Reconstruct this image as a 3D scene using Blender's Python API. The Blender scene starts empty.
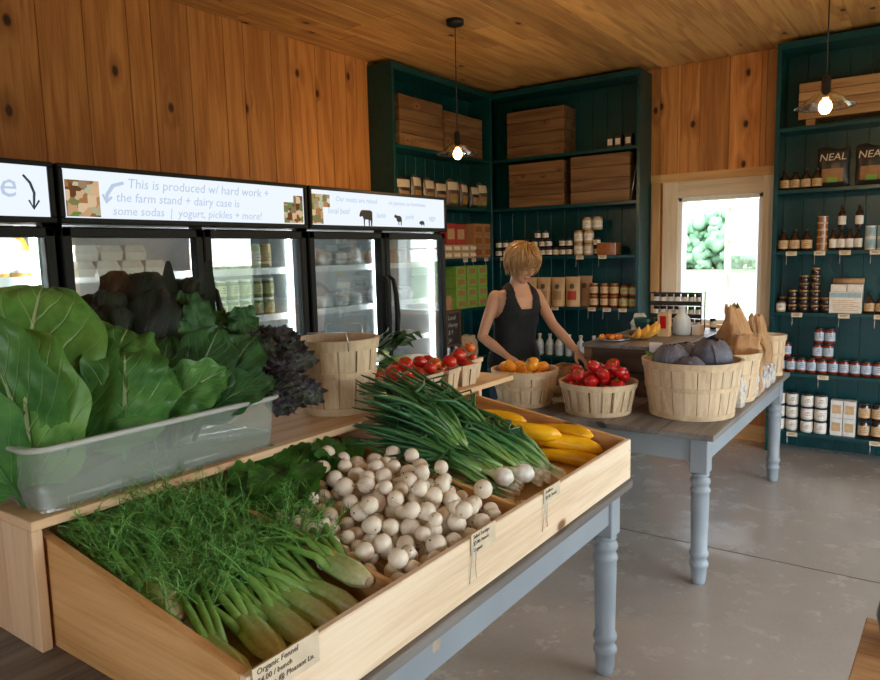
import bpy, bmesh, math, random
from math import sin, cos, pi, sqrt, atan2, radians as R
from mathutils import Vector as V, Matrix, noise as NZ
rnd = random.Random(7)
C = bpy.context.scene.collection

# ---------------------------------------------------------------- helpers
def lin(c):
    return tuple((x/12.92 if x <= .04045 else ((x+.055)/1.055)**2.4) for x in c)
def rgb(r, g, b): return lin((r/255, g/255, b/255)) + (1,)

class MB:
    """mesh builder: one object's geometry"""
    def __init__(s): s.v=[]; s.f=[]; s.sm=[]; s.uv=[]; s.rn=[]; s.r=0.; s.M=Matrix()
    def add(s, vs, fs, smooth=False, uvs=None, M=None):
        b=len(s.v); T=s.M@M if M is not None else s.M
        s.v += [tuple(T@V(v)) for v in vs]
        for f in fs:
            s.f.append(tuple(b+i for i in f)); s.sm.append(smooth); s.rn.append(s.r)
            s.uv += [uvs[i] for i in f] if uvs else [(0,0)]*len(f)
        return s
    def box(s, c, d, M=None, bev=0.0):
        x,y,z=d[0]/2,d[1]/2,d[2]/2; T=Matrix.Translation(c)
        if M is not None: T=T@M
        b=min(bev,x*.9,y*.9,z*.9)
        if b<=0:
            vs=[(i*x,j*y,k*z) for i in(-1,1) for j in(-1,1) for k in(-1,1)]
            fs=[(0,1,3,2),(4,6,7,5),(0,4,5,1),(2,3,7,6),(0,2,6,4),(1,5,7,3)]
            return s.add(vs,fs,M=T)
        vs=[];idx={}
        for i in(-1,1):
            for j in(-1,1):
                for k in(-1,1):
                    for a,(p) in enumerate([(i*x,j*(y-b),k*(z-b)),(i*(x-b),j*y,k*(z-b)),(i*(x-b),j*(y-b),k*z)]):
                        idx[(i,j,k,a)]=len(vs); vs.append(p)
        fs=[]
        for i in(-1,1):
            q=[idx[(i,j,k,0)] for j,k in((-1,-1),(1,-1),(1,1),(-1,1))]; fs.append(q if i>0 else q[::-1])
            q=[idx[(j,i,k,1)] for j,k in((-1,-1),(1,-1),(1,1),(-1,1))]; fs.append(q if i<0 else q[::-1])
            q=[idx[(j,k,i,2)] for j,k in((-1,-1),(1,-1),(1,1),(-1,1))]; fs.append(q if i>0 else q[::-1])
        for i in(-1,1):
            for j in(-1,1):
                q=[idx[(i,j,-1,0)],idx[(i,j,-1,1)],idx[(i,j,1,1)],idx[(i,j,1,0)]]; fs.append(q if i*j>0 else q[::-1])
                q=[idx[(i,-1,j,0)],idx[(i,-1,j,2)],idx[(i,1,j,2)],idx[(i,1,j,0)]]; fs.append(q if i*j<0 else q[::-1])
                q=[idx[(-1,i,j,1)],idx[(-1,i,j,2)],idx[(1,i,j,2)],idx[(1,i,j,1)]]; fs.append(q if i*j>0 else q[::-1])
                for k in(-1,1):
                    q=[idx[(i,j,k,0)],idx[(i,j,k,1)],idx[(i,j,k,2)]]; fs.append(q if i*j*k>0 else q[::-1])
        return s.add(vs,fs,M=T)
    def bb(s, x0,x1,y0,y1,z0,z1,bev=0.0): return s.box(((x0+x1)/2,(y0+y1)/2,(z0+z1)/2),(abs(x1-x0),abs(y1-y0),abs(z1-z0)),bev=bev)
    def lathe(s, prof, n=20, M=None, smooth=True, cap=True, sq=1.0):
        vs=[];fs=[];uvs=[]
        m=len(prof)
        for i,(r,z) in enumerate(prof):
            for j in range(n):
                a=2*pi*j/n; vs.append((r*cos(a),r*sin(a)*sq,z)); uvs.append((j/n,i/max(1,m-1)))
        for i in range(m-1):
            for j in range(n):
                k=(j+1)%n; fs.append((i*n+j,i*n+k,(i+1)*n+k,(i+1)*n+j))
        if cap:
            if prof[0][0]>1e-5: fs.append(tuple(range(n))[::-1])
            if prof[-1][0]>1e-5: fs.append(tuple((m-1)*n+j for j in range(n)))
        return s.add(vs,fs,smooth,uvs,M)
    def cyl(s, c, r, h, n=20, M=None, smooth=True, bev=0.0):
        T=Matrix.Translation(c)
        if M is not None: T=T@M
        p=[(r,-h/2),(r,h/2)] if bev<=0 else [(r-bev,-h/2),(r,-h/2+bev),(r,h/2-bev),(r-bev,h/2)]
        return s.lathe(p,n,T,smooth)
    def ball(s, c, r, n=14, m=9, sc=(1,1,1), M=None, ns=0.0):
        T=Matrix.Translation(c)
        if M is not None: T=T@M
        prof=[(0.0001,-r)]+[(r*sin(pi*i/m),-r*cos(pi*i/m)) for i in range(1,m)]+[(0.0001,r)]
        b=len(s.v); s.lathe(prof,n,T@Matrix.Diagonal((*sc,1)),True,False)
        if ns:
            cc=T.translation
            for i in range(b,len(s.v)):
                v=V(s.v[i]); d=v-cc; s.v[i]=tuple(cc+d*(1+ns*NZ.noise(v/r*.9)))
        return s
    def tube(s, pts, rad, n=6, smooth=True, cap=True, uvw=None):
        pts=[V(p) for p in pts]; m=len(pts)
        if not hasattr(rad,'__len__'): rad=[rad]*m
        vs=[];uvs=[];fs=[]
        t=(pts[1]-pts[0]).normalized(); up=V((0,0,1)) if abs(t.z)<.9 else V((1,0,0))
        nn=(up-t*up.dot(t)).normalized()
        for i in range(m):
            a=pts[max(0,i-1)]; b=pts[min(m-1,i+1)]; t=(b-a)
            t=t.normalized() if t.length>1e-9 else V((0,0,1))
            nn=(nn-t*nn.dot(t)); nn=nn.normalized() if nn.length>1e-6 else t.orthogonal().normalized()
            bb=t.cross(nn)
            for j in range(n):
                an=2*pi*j/n; vs.append(tuple(pts[i]+(nn*cos(an)+bb*sin(an))*rad[i])); uvs.append((j/n,i/(m-1)))
        for i in range(m-1):
            for j in range(n):
                k=(j+1)%n; fs.append((i*n+j,i*n+k,(i+1)*n+k,(i+1)*n+j))
        if cap: fs.append(tuple(range(n))[::-1]); fs.append(tuple((m-1)*n+j for j in range(n)))
        return s.add(vs,fs,smooth,uvs)
    def ribbon(s, pts, w, side):
        pts=[V(p) for p in pts]; side=V(side); m=len(pts)
        vs=[];fs=[];uvs=[]
        for i,p in enumerate(pts):
            ww=w[i] if hasattr(w,'__len__') else w
            vs += [tuple(p-side*ww),tuple(p+side*ww)]; uvs += [(0,i/(m-1)),(1,i/(m-1))]
        for i in range(m-1): fs.append((2*i,2*i+1,2*i+3,2*i+2))
        return s.add(vs,fs,True,uvs)
    def grid(s, fn, nu, nv, smooth=True, wrap=False, M=None):
        vs=[];fs=[];uvs=[]
        for i in range(nv+1):
            for j in range(nu+1):
                u,v=j/nu,i/nv; vs.append(tuple(fn(u,v))); uvs.append((u,v))
        for i in range(nv):
            for j in range(nu):
                a=i*(nu+1)+j; fs.append((a,a+1,a+nu+2,a+nu+1))
        return s.add(vs,fs,smooth,uvs,M)
    def prism(s, poly, h, M=None, smooth=False):
        n=len(poly); vs=[(x,y,-h/2) for x,y in poly]+[(x,y,h/2) for x,y in poly]
        fs=[tuple(range(n))[::-1],tuple(range(n,2*n))]+[(i,(i+1)%n,n+(i+1)%n,n+i) for i in range(n)]
        return s.add(vs,fs,smooth,None,M)
    def mesh(s, name):
        me=bpy.data.meshes.new(name); me.from_pydata(s.v,[],s.f)
        me.polygons.foreach_set('use_smooth',s.sm)
        l=me.uv_layers.new(name='UV'); l.data.foreach_set('uv',[c for p in s.uv for c in p])
        at=me.attributes.new('rnd','FLOAT','FACE'); at.data.foreach_set('value',s.rn)
        me.update(); return me

def obj(name, mb, mat, parent=None, loc=None):
    me=mb.mesh(name) if isinstance(mb,MB) else mb
    if mat is not None and not me.materials: me.materials.append(mat)
    o=bpy.data.objects.new(name,me); C.objects.link(o)
    if parent is not None: o.parent=parent
    if loc is not None: o.location=loc
    return o
def tag(o,label,cat,group=None,kind=None):
    o['label']=label; o['category']=cat
    if group: o['group']=group
    if kind: o['kind']=kind
    return o
def thing(name,label,cat,loc=(0,0,0),rz=0.0,group=None,rot=None):
    o=bpy.data.objects.new(name,None); C.objects.link(o); o.empty_display_size=.05
    o.location=loc; o.rotation_euler=rot if rot else (0,0,rz)
    return tag(o,label,cat,group)
def struct(name,mb,mat,parent=None):
    o=obj(name,mb,mat,parent)
    if parent is None: o['kind']='structure'
    return o
KIDS={}
def kids(o):
    k=KIDS.get(o.name)
    if k is None: k=[c for c in bpy.data.objects if c.parent==o]; KIDS[o.name]=k
    return k
def dup(root, loc, rz=0.0, label=None, group=None, rot=None, sc=None, mat=None):
    def cp(o,par):
        c=o.copy(); C.objects.link(c)
        if par is not None: c.parent=par
        kk=[cp(g,c) for g in kids(o)]
        KIDS[c.name]=kk
        return c
    r=cp(root,None); r.location=loc; r.rotation_euler=rot if rot else (0,0,rz)
    if sc: r.scale=(sc,sc,sc) if not hasattr(sc,'__len__') else sc
    if label: r['label']=label
    if group: r['group']=group
    return r
class Proto:
    """first use hands out the prototype itself, later ones hand out copies"""
    def __init__(s,root): s.root=root; s.used=False; kids(root); [kids(k) for k in kids(root)]
    def put(s,loc,rz=0.0,label=None,group=None,rot=None,sc=None):
        if not s.used:
            s.used=True; r=s.root; r.location=loc; r.rotation_euler=rot if rot else (0,0,rz)
            if sc: r.scale=(sc,sc,sc) if not hasattr(sc,'__len__') else sc
            if label: r['label']=label
            if group: r['group']=group
            return r
        r=dup(s.root,loc,rz,label,group,rot,sc)
        if not sc: r.scale=(1,1,1)
        if not group and 'group' in r: del r['group']
        return r
def txt(s, size, mat, parent, M, name='lettering', shear=0.15, ext=0.0004, align='LEFT', sx=1.0):
    cu=bpy.data.curves.new('txt','FONT'); cu.body=s; cu.size=size; cu.extrude=ext; cu.shear=shear; cu.align_x=align; cu.resolution_u=2
    t=bpy.data.objects.new('txt',cu); C.objects.link(t)
    dg=bpy.context.evaluated_depsgraph_get(); me=bpy.data.meshes.new_from_object(t.evaluated_get(dg))
    bpy.data.objects.remove(t); me.name=name; me.transform(M@Matrix.Diagonal((sx,1,1,1))); me.materials.clear(); me.materials.append(mat)
    o=bpy.data.objects.new(name,me); C.objects.link(o)
    if parent: o.parent=parent
    return o

# ---------------------------------------------------------------- materials
class NT:
    def __init__(s,name):
        s.m=bpy.data.materials.new(name); s.m.use_nodes=True; s.t=s.m.node_tree; s.t.nodes.clear()
        s.out=s.n('ShaderNodeOutputMaterial')
    def n(s,t,**k):
        o=s.t.nodes.new(t)
        for a,b in k.items(): setattr(o,a,b)
        return o
    def l(s,a,b): s.t.links.new(a,b)
    def set(s,sock,v):
        if hasattr(v,'is_linked') or hasattr(v,'links'): s.l(v,sock)
        else: sock.default_value=v
    def math(s,op,a,b=None,c=None,clamp=False):
        o=s.n('ShaderNodeMath',operation=op,use_clamp=clamp); s.set(o.inputs[0],a)
        if b is not None: s.set(o.inputs[1],b)
        if c is not None: s.set(o.inputs[2],c)
        return o.outputs[0]
    def noise(s,vec,scale,det=3,rough=.55,dist=0.0,out=0):
        o=s.n('ShaderNodeTexNoise'); s.l(vec,o.inputs['Vector']) if vec else None
        o.inputs['Scale'].default_value=scale; o.inputs['Detail'].default_value=det; o.inputs['Roughness'].default_value=rough; o.inputs['Distortion'].default_value=dist
        return o.outputs[out]
    def mix(s,f,a,b,bt='MIX'):
        o=s.n('ShaderNodeMix',data_type='RGBA',blend_type=bt); s.set(o.inputs[0],f); s.set(o.inputs[6],a); s.set(o.inputs[7],b); return o.outputs[2]
    def ramp(s,f,stops):
        o=s.n('ShaderNodeValToRGB'); s.l(f,o.inputs[0]); e=o.color_ramp.elements
        while len(e)<len(stops): e.new(.5)
        for q,(p,c) in zip(e,stops): q.position=p; q.color=c if len(c)==4 else (*c,1)
        return o.outputs[0]
    def mapr(s,v,a,b,c=0.,d=1.):
        o=s.n('ShaderNodeMapRange'); s.l(v,o.inputs[0]); 
        for i,x in enumerate((a,b,c,d)): o.inputs[i+1].default_value=x
        return o.outputs[0]
    def comb(s,x,y,z):
        o=s.n('ShaderNodeCombineXYZ'); s.set(o.inputs[0],x); s.set(o.inputs[1],y); s.set(o.inputs[2],z); return o.outputs[0]
    def coord(s,kind='Object'): return s.n('ShaderNodeTexCoord').outputs[kind]
    def sep(s,v):
        o=s.n('ShaderNodeSeparateXYZ'); s.l(v,o.inputs[0]); return o.outputs
    def bsdf(s,col,rough=.5,spec=.5,bump=None,bs=.3,bd=.01,metal=0.,**k):
        b=s.n('ShaderNodeBsdfPrincipled'); s.set(b.inputs['Base Color'],col); s.set(b.inputs['Roughness'],rough)
        b.inputs['Specular IOR Level'].default_value=spec; b.inputs['Metallic'].default_value=metal
        for a,v in k.items(): s.set(b.inputs[a.replace('_',' ')],v)
        if bump is not None:
            bu=s.n('ShaderNodeBump'); bu.inputs['Strength'].default_value=bs; bu.inputs['Distance'].default_value=bd
            s.l(bump,bu.inputs['Height']); s.l(bu.outputs[0],b.inputs['Normal'])
        s.l(b.outputs[0],s.out.inputs[0]); return b

def plain(name,col,rough=.5,spec=.5,metal=0.,var=.12,vs=30,bump=0.0,**k):
    t=NT(name); c=t.coord(); n=t.noise(c,vs,3)
    f=t.mapr(n,.3,.7,1-var,1+var); col2=t.mix(1.0,col,t.comb(f,f,f),'MULTIPLY')
    t.bsdf(col2,rough,spec,metal=metal,bump=n if bump else None,bs=bump,bd=.004,**k); return t.m

def wood(name,axis,c1,c2,c3,knots=0.6,gs=1.0,rough=.55,knotcol=(.09,.03,.012),tone=.25,stain=None,kscale=2.2):
    """boards: grain along axis; rnd face attribute shifts the pattern from board to board"""
    t=NT(name); p=t.sep(t.coord()); at=t.n('ShaderNodeAttribute',attribute_name='rnd').outputs['Fac']
    oi=t.n('ShaderNodeObjectInfo').outputs['Random']
    r=t.math('ADD',t.math('MULTIPLY',at,37.3),t.math('MULTIPLY',oi,11.7)) if axis!='abs' else at
    ax='xyz'.index(axis); o=[i for i in range(3) if i!=ax]
    a=p[ax]; u=t.math('ADD',p[o[0]],r); w=t.math('ADD',p[o[1]],t.math('MULTIPLY',r,1.7)); ac=t.math('ADD',u,w)
    # knots
    kw=t.noise(t.comb(t.math('MULTIPLY',ac,25),t.math('MULTIPLY',a,12),0.),1.0,2)
    kv=t.comb(t.math('ADD',ac,t.math('MULTIPLY',kw,.012)),t.math('MULTIPLY',t.math('ADD',a,t.math('MULTIPLY',r,3.1)),.62),0.)
    vo=t.n('ShaderNodeTexVoronoi',feature='F1',voronoi_dimensions='2D'); t.l(kv,vo.inputs['Vector']); vo.inputs['Scale'].default_value=kscale
    d=vo.outputs['Distance']; sel=t.math('GREATER_THAN',t.sep(vo.outputs['Color'])[0],1-knots)
    kn=t.math('MULTIPLY',t.mapr(d,.035,.07,1,0),sel)
    halo=t.math('MULTIPLY',t.mapr(d,.0,.26,1,0),sel)
    gv=t.comb(t.math('MULTIPLY',u,7*gs),t.math('MULTIPLY',w,7*gs),t.math('MULTIPLY',a,.7*gs))
    n1=t.noise(gv,1.0,2,.5)
    ring=t.math('SINE',t.math('ADD',t.math('MULTIPLY',n1,24),t.math('MULTIPLY',halo,4.5)))
    ring=t.mapr(ring,-1,1,0,1)
    fv=t.comb(t.math('MULTIPLY',u,90*gs),t.math('MULTIPLY',w,90*gs),t.math('MULTIPLY',a,3*gs))
    n2=t.noise(fv,1.0,4,.65)
    g=t.math('ADD',t.math('MULTIPLY',ring,.26),t.math('MULTIPLY',n2,.74))
    col=t.ramp(g,[(.22,c1),(.5,c2),(.78,c3)])
    big=t.noise(t.comb(u,w,t.math('MULTIPLY',a,.3)),1.1,2)
    tn=t.mapr(t.math('ADD',t.math('MULTIPLY',big,.6),t.math('MULTIPLY',t.noise(t.comb(r,r,r),3.7,1),.8)),.4,1.0,1-tone,1+tone)
    col=t.mix(1.0,col,t.comb(tn,tn,tn),'MULTIPLY')
    col=t.mix(t.math('MULTIPLY',halo,.35),col,(knotcol[0]*3,knotcol[1]*3,knotcol[2]*3,1))
    col=t.mix(kn,col,(*knotcol,1))
    if stain is not None: col=t.mix(t.math('MULTIPLY',t.mapr(t.noise(t.coord(),3,4),.45,.7),stain[1]),col,stain[0])
    t.bsdf(col,rough,.35,bump=g,bs=.12,bd=.003); return t.m

def emis(name,col,s):
    t=NT(name); e=t.n('ShaderNodeEmission'); e.inputs[0].default_value=col; e.inputs[1].default_value=s; t.l(e.outputs[0],t.out.inputs[0]); return t.m
def glassy(name,tint=(1,1,1,1),refl=.5,rough=.02,base=.03):
    t=NT(name); tr=t.n('ShaderNodeBsdfTransparent'); tr.inputs[0].default_value=tint
    g=t.n('ShaderNodeBsdfGlossy'); g.inputs['Roughness'].default_value=rough
    lw=t.n('ShaderNodeLayerWeight'); lw.inputs[0].default_value=.35
    f=t.math('ADD',t.math('MULTIPLY',lw.outputs['Fresnel'],refl),base,clamp=True)
    m=t.n('ShaderNodeMixShader'); t.l(f,m.inputs[0]); t.l(tr.outputs[0],m.inputs[1]); t.l(g.outputs[0],m.inputs[2]); t.l(m.outputs[0],t.out.inputs[0]); return t.m
def frosted(name,col,alpha,rough=.15):
    t=NT(name); n=t.noise(t.coord(),6,3); a=t.mapr(n,.3,.7,alpha-.05,alpha+.06)
    t.bsdf(col,rough,.6,Alpha=a); return t.m

def leafmat(name,base,dark,vein,vs=9.,rough=.42,edge=None,transl=.25,veinw=.035,veins=.8):
    t=NT(name); uv=t.sep(t.coord('UV')); u,v=uv[0],uv[1]
    du=t.math('ABSOLUTE',t.math('SUBTRACT',u,.5))
    mid=t.mapr(t.math('DIVIDE',du,t.mapr(v,0,1,1.0,.25)),veinw*.5,veinw,1,0)
    nn=t.noise(t.coord('UV'),5,3)
    ph=t.math('ADD',t.math('SUBTRACT',t.math('MULTIPLY',v,vs),t.math('MULTIPLY',du,vs*.9)),t.math('MULTIPLY',nn,.5))
    fr=t.math('ABSOLUTE',t.math('SUBTRACT',t.math('FRACT',ph),.5))
    sv=t.math('MULTIPLY',t.mapr(fr,.0,.09,1,0),t.mapr(du,.05,.45,.9,.15))
    oi=t.n('ShaderNodeObjectInfo').outputs['Random']
    nz=t.noise(t.coord(),14,4,.6)
    col=t.mix(t.mapr(nz,.35,.68),dark,base)
    col=t.mix(t.math('MULTIPLY',sv,veins*.55),col,vein); col=t.mix(t.math('MULTIPLY',mid,veins),col,vein)
    if edge is not None: col=t.mix(t.mapr(du,.33,.5),col,edge)
    f=t.mapr(t.math('FRACT',t.math('MULTIPLY',oi,7.7)),0,1,.82,1.15); col=t.mix(1.,col,t.comb(f,f,f),'MULTIPLY')
    h=t.math('SUBTRACT',t.math('MULTIPLY',nz,.6),t.math('ADD',sv,mid))
    b=t.bsdf(col,rough,.45,bump=h,bs=.7,bd=.005)
    tl=t.n('ShaderNodeBsdfTranslucent'); t.l(col,tl.inputs[0]); m=t.n('ShaderNodeMixShader'); m.inputs[0].default_value=transl
    t.l(b.outputs[0],m.inputs[1]); t.l(tl.outputs[0],m.inputs[2]); t.l(m.outputs[0],t.out.inputs[0]); return t.m
def gradmat(name,stops,rough=.4,axis=1,noise=.15,transl=0.,src='UV'):
    t=NT(name); uv=t.sep(t.coord(src)); n=t.noise(t.coord(),25,3)
    v=t.math('ADD',uv[axis],t.math('MULTIPLY',t.math('SUBTRACT',n,.5),noise))
    col=t.ramp(v,stops); f=t.mapr(t.noise(t.coord(),60,3),.3,.7,.85,1.15); col=t.mix(1.,col,t.comb(f,f,f),'MULTIPLY')
    b=t.bsdf(col,rough,.5)
    if transl:
        tl=t.n('ShaderNodeBsdfTranslucent'); t.l(col,tl.inputs[0]); m=t.n('ShaderNodeMixShader'); m.inputs[0].default_value=transl
        t.l(b.outputs[0],m.inputs[1]); t.l(tl.outputs[0],m.inputs[2]); t.l(m.outputs[0],t.out.inputs[0])
    return t.m

WALLC=[(.36,.13,.032),(.54,.225,.062),(.66,.31,.10)]
M={}
M['wallpine']=wood('pine_wall','z',*WALLC,knots=.36,kscale=2.9,tone=.36,knotcol=(.06,.018,.008))
M['trimpine']=wood('pine_trim','z',(.50,.27,.10),(.62,.36,.15),(.68,.42,.19),knots=.2)
M['trimpine_x']=wood('pine_trim_level','x',(.50,.27,.10),(.62,.36,.15),(.68,.42,.19),knots=.2)
M['ceilpine']=wood('pine_ceiling','y',(.36,.17,.05),(.58,.31,.10),(.70,.41,.15),knots=.35,kscale=3.0,tone=.32,knotcol=(.06,.02,.008))
M['binface']=wood('pale_pine','y',(.66,.49,.30),(.80,.65,.46),(.86,.73,.55),knots=.25,tone=.1,knotcol=(.2,.09,.03),kscale=3)
M['binside']=wood('amber_pine','x',(.46,.24,.075),(.64,.37,.145),(.74,.46,.21),knots=.5,tone=.12,knotcol=(.14,.06,.02),kscale=3.5)
M['benchend']=wood('light_pine','z',(.56,.36,.19),(.70,.49,.29),(.76,.57,.37),knots=.2,tone=.1,kscale=3)
M['benchtop']=wood('light_pine_top','y',(.54,.33,.16),(.68,.46,.25),(.74,.54,.33),knots=.3,tone=.1,kscale=3)
M['crate']=wood('old_crate_wood','x',(.10,.05,.022),(.19,.10,.045),(.27,.155,.075),knots=.3,tone=.3,kscale=6)
M['crate_dk']=wood('blackened_crate_wood','x',(.035,.020,.012),(.065,.038,.022),(.10,.06,.035),knots=.3,tone=.3,kscale=6)
M['crate_y']=wood('old_crate_wood_side','y',(.10,.05,.022),(.19,.10,.045),(.27,.155,.075),knots=.3,tone=.3,kscale=6)
M['crate_lt']=wood('crate_wood','x',(.22,.11,.045),(.38,.21,.09),(.48,.29,.13),knots=.4,tone=.2,kscale=6)
M['greytop']=wood('weathered_table_top','y',(.10,.09,.08),(.19,.175,.16),(.26,.245,.225),knots=.2,tone=.2,knotcol=(.05,.04,.035))
M['splint']=wood('basket_splint','z',(.46,.33,.19),(.62,.48,.31),(.70,.56,.39),knots=.0,gs=2.5,tone=.2)
M['hoop']=plain('basket_hoop',(.60,.46,.29,1),.6,.3,var=.2,vs=18,bump=.2)
M['staple']=plain('bright_steel_wire',(.55,.55,.55,1),.3,.5,metal=.9)
def paintmat(name,col,chip,amt=.62,rough=.45,vs=5):
    t=NT(name); c=t.coord(); n=t.noise(c,vs,5,.65); n2=t.noise(c,2,3)
    f=t.mapr(n,amt,amt+.03); v=t.mapr(n2,.3,.7,.86,1.12)
    cc=t.mix(1.,col,t.comb(v,v,v),'MULTIPLY'); t.bsdf(t.mix(f,cc,chip),rough,.4,bump=t.math('SUBTRACT',1.,f),bs=.3,bd=.002); return t.m
M['bluepaint']=paintmat('chipped_grey_blue_paint',(.27,.315,.345,1),(.42,.33,.22,1),.66)
M['teal']=paintmat('teal_paint',(.0012,.052,.058,1),(.001,.042,.048,1),.5,.33,3)
M['black']=plain('black_enamel',(.008,.010,.009,1),.5,.22,var=.1)
M['blackplastic']=plain('black_plastic',(.015,.015,.016,1),.4,.5)
M['liner']=plain('fridge_liner',(.55,.57,.57,1),.4,.4,var=.03)
M['wire']=plain('white_shelf_wire',(.75,.76,.76,1),.4,.5,var=.03)
M['signlit']=emis('lit_sign_panel',(.82,.89,1.0,1),.50)
M['led']=emis('fridge_light',(.9,.96,1.0,1),11.0)
M['ink']=plain('blue_grey_marker',(.10,.17,.25,1),.6,.2)
M['inkfaint']=emis('faint_blue_marker',(.56,.67,.84,1),.43)
M['inkdark']=plain('dark_ink',(.10,.08,.065,1),.6,.2)
M['glass']=glassy('door_glass',(.93,.97,.96,1),.55,.015,.05)
M['winglass']=glassy('window_glass',(.96,.98,.98,1),.4,.01,.02)
M['jarglass']=glassy('jar_glass',(.9,.92,.9,1),.6,.03,.05)
M['bulb']=emis('bulb_glow',(1.0,.60,.22,1),9.0)
M['shadeglass']=glassy('clear_shade_glass',(.97,.93,.86,1),.5,.08,.05)
M['steel']=plain('brushed_steel',(.45,.46,.46,1),.3,.5,metal=.9)
M['tub']=frosted('clear_polycarbonate',(.50,.58,.52,1),.24,.07)
M['tubrim']=frosted('clear_polycarbonate_rim',(.74,.79,.77,1),.50,.10)
M['water']=frosted('tub_water',(.20,.24,.19,1),.72,.05)
M['white']=plain('white_card',(.78,.76,.72,1),.6,.3,var=.05)
M['cream']=plain('cream_paper',(.66,.56,.40,1),.6,.3,var=.08)
M['kraft']=plain('kraft_paper',(.40,.25,.13,1),.75,.2,var=.2,vs=8,bump=.3)
M['kraftlt']=plain('light_kraft_paper',(.55,.38,.21,1),.75,.2,var=.2,vs=8,bump=.3)
M['foam']=plain('egg_carton_pulp',(.72,.69,.64,1),.8,.2,var=.06)
M['pastel']=plain('pale_blue_enamel',(.52,.60,.62,1),.35,.5,var=.06)
M['conc']=None
t=NT('polished_concrete'); c=t.coord(); n1=t.noise(c,.7,4,.5,.2); n2=t.noise(c,5,5,.65); n3=t.noise(c,60,3)
f=t.math('ADD',t.math('MULTIPLY',n1,.55),t.math('ADD',t.math('MULTIPLY',n2,.25),t.math('MULTIPLY',n3,.2)))
col=t.ramp(f,[(.25,(.25,.215,.175)),(.50,(.37,.335,.29)),(.80,(.46,.43,.385))])
rg=t.mapr(n2,.3,.7,.12,.34); t.bsdf(col,rg,.5,bump=n2,bs=.06,bd=.01); M['conc']=t.m
M['joint']=plain('floor_joint',(.035,.03,.027,1),.8,.2)
# vegetables
M['collard']=leafmat('collard_leaf',(.10,.28,.060,1),(.036,.145,.030,1),(.48,.63,.33,1),8,.36,transl=.22)
M['collard_b']=leafmat('broad_collard_leaf',(.19,.40,.085,1),(.085,.26,.045,1),(.55,.68,.36,1),7,.38,transl=.25)
M['collard_d']=leafmat('dark_collard_leaf',(.045,.165,.045,1),(.018,.085,.028,1),(.28,.46,.22,1),9,.35,transl=.15)
M['kale']=leafmat('curly_kale_leaf',(.12,.29,.10,1),(.04,.14,.05,1),(.15,.30,.13,1),12,.55,transl=.15,veins=.4)
M['redkale']=leafmat('red_kale_leaf',(.060,.085,.045,1),(.040,.036,.045,1),(.16,.07,.13,1),12,.55,edge=(.075,.050,.065,1),transl=.08,veins=.5)
M['dino']=leafmat('dark_kale_leaf',(.030,.065,.040,1),(.024,.032,.034,1),(.08,.11,.08,1),16,.6,transl=.08,veins=.4)
M['bronze']=leafmat('bronze_leaf',(.075,.050,.022,1),(.035,.022,.014,1),(.14,.09,.05,1),12,.55,transl=.1,veins=.4)
M['turnleaf']=leafmat('turnip_leaf',(.045,.19,.018,1),(.02,.10,.012,1),(.20,.36,.09,1),9,.4,transl=.22)
M['leek']=gradmat('leek_leaf',[(.0,(.25,.42,.12)),(.25,(.06,.19,.04)),(1,(.02,.09,.03))],.4,1)
M['scallion']=gradmat('scallion_leaf',[(.0,(.52,.60,.32)),(.12,(.20,.38,.08)),(.4,(.045,.175,.045)),(1,(.022,.11,.042))],.33,1,.08,.1)
M['onionbulb']=gradmat('onion_bulb',[(.0,(.80,.78,.68)),(.55,(.86,.87,.78)),(.8,(.62,.72,.45)),(1,(.25,.42,.12))],.3,1,.1)
M['fennelbulb']=gradmat('fennel_bulb',[(.0,(.62,.56,.36)),(.3,(.58,.64,.34)),(.65,(.34,.52,.17)),(1,(.14,.34,.06))],.35,1,.2)
M['stalk']=gradmat('fennel_stalk',[(.0,(.22,.42,.10)),(.5,(.12,.32,.055)),(1,(.08,.25,.04))],.4,1,.1)
t=NT('fennel_frond'); rn_=t.n('ShaderNodeAttribute',attribute_name='rnd').outputs['Fac']; t.bsdf(t.ramp(rn_,[(0,(.025,.115,.02)),(.5,(.075,.26,.035)),(1,(.24,.50,.12))]),.5,.4); M['frond']=t.m
M['turnip']=plain('turnip_skin',(.84,.76,.62,1),.30,.5,var=.12,vs=28)
M['root']=plain('root_hair',(.55,.43,.28,1),.7,.2)
M['tomato']=plain('tomato_skin',(.55,.022,.008,1),.16,.6,var=.18,vs=14)
M['tomato2']=plain('ripening_tomato_skin',(.62,.11,.012,1),.18,.6,var=.25,vs=14)
M['pepper']=plain('red_pepper_skin',(.50,.008,.008,1),.15,.6,var=.2,vs=12)
M['orange']=plain('orange_tomato_skin',(.82,.33,.02,1),.3,.5,var=.15,vs=14)
M['calyx']=plain('green_stem',(.07,.16,.03,1),.6,.3)
M['squash']=plain('yellow_squash_skin',(.88,.46,.008,1),.28,.5,var=.12,vs=16)
M['banana']=plain('banana_skin',(.72,.38,.06,1),.45,.4,var=.25,vs=22)
M['cabbage']=leafmat('purple_cabbage_leaf',(.15,.165,.21,1),(.07,.075,.11,1),(.28,.30,.34,1),8,.5,transl=.05,veins=.6)
M['twist']=plain('white_twist_tie',(.6,.62,.58,1),.5,.4)
M['skin']=plain('skin',(.52,.28,.165,1),.5,.4,var=.06,vs=12)
M['palepine']=wood('pale_casing','z',(.58,.44,.28),(.70,.57,.40),(.76,.64,.48),knots=.1,tone=.08); M['palepine_x']=wood('pale_casing_level','x',(.58,.44,.28),(.70,.57,.40),(.76,.64,.48),knots=.1,tone=.08)
M['hair']=None
t=NT('blond_hair'); uv=t.coord('UV'); n=t.noise(t.comb(t.math('MULTIPLY',t.sep(uv)[0],6),t.math('MULTIPLY',t.sep(uv)[1],1.5),t.n('ShaderNodeAttribute',attribute_name='rnd').outputs['Fac']),3,4,.7)
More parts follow.
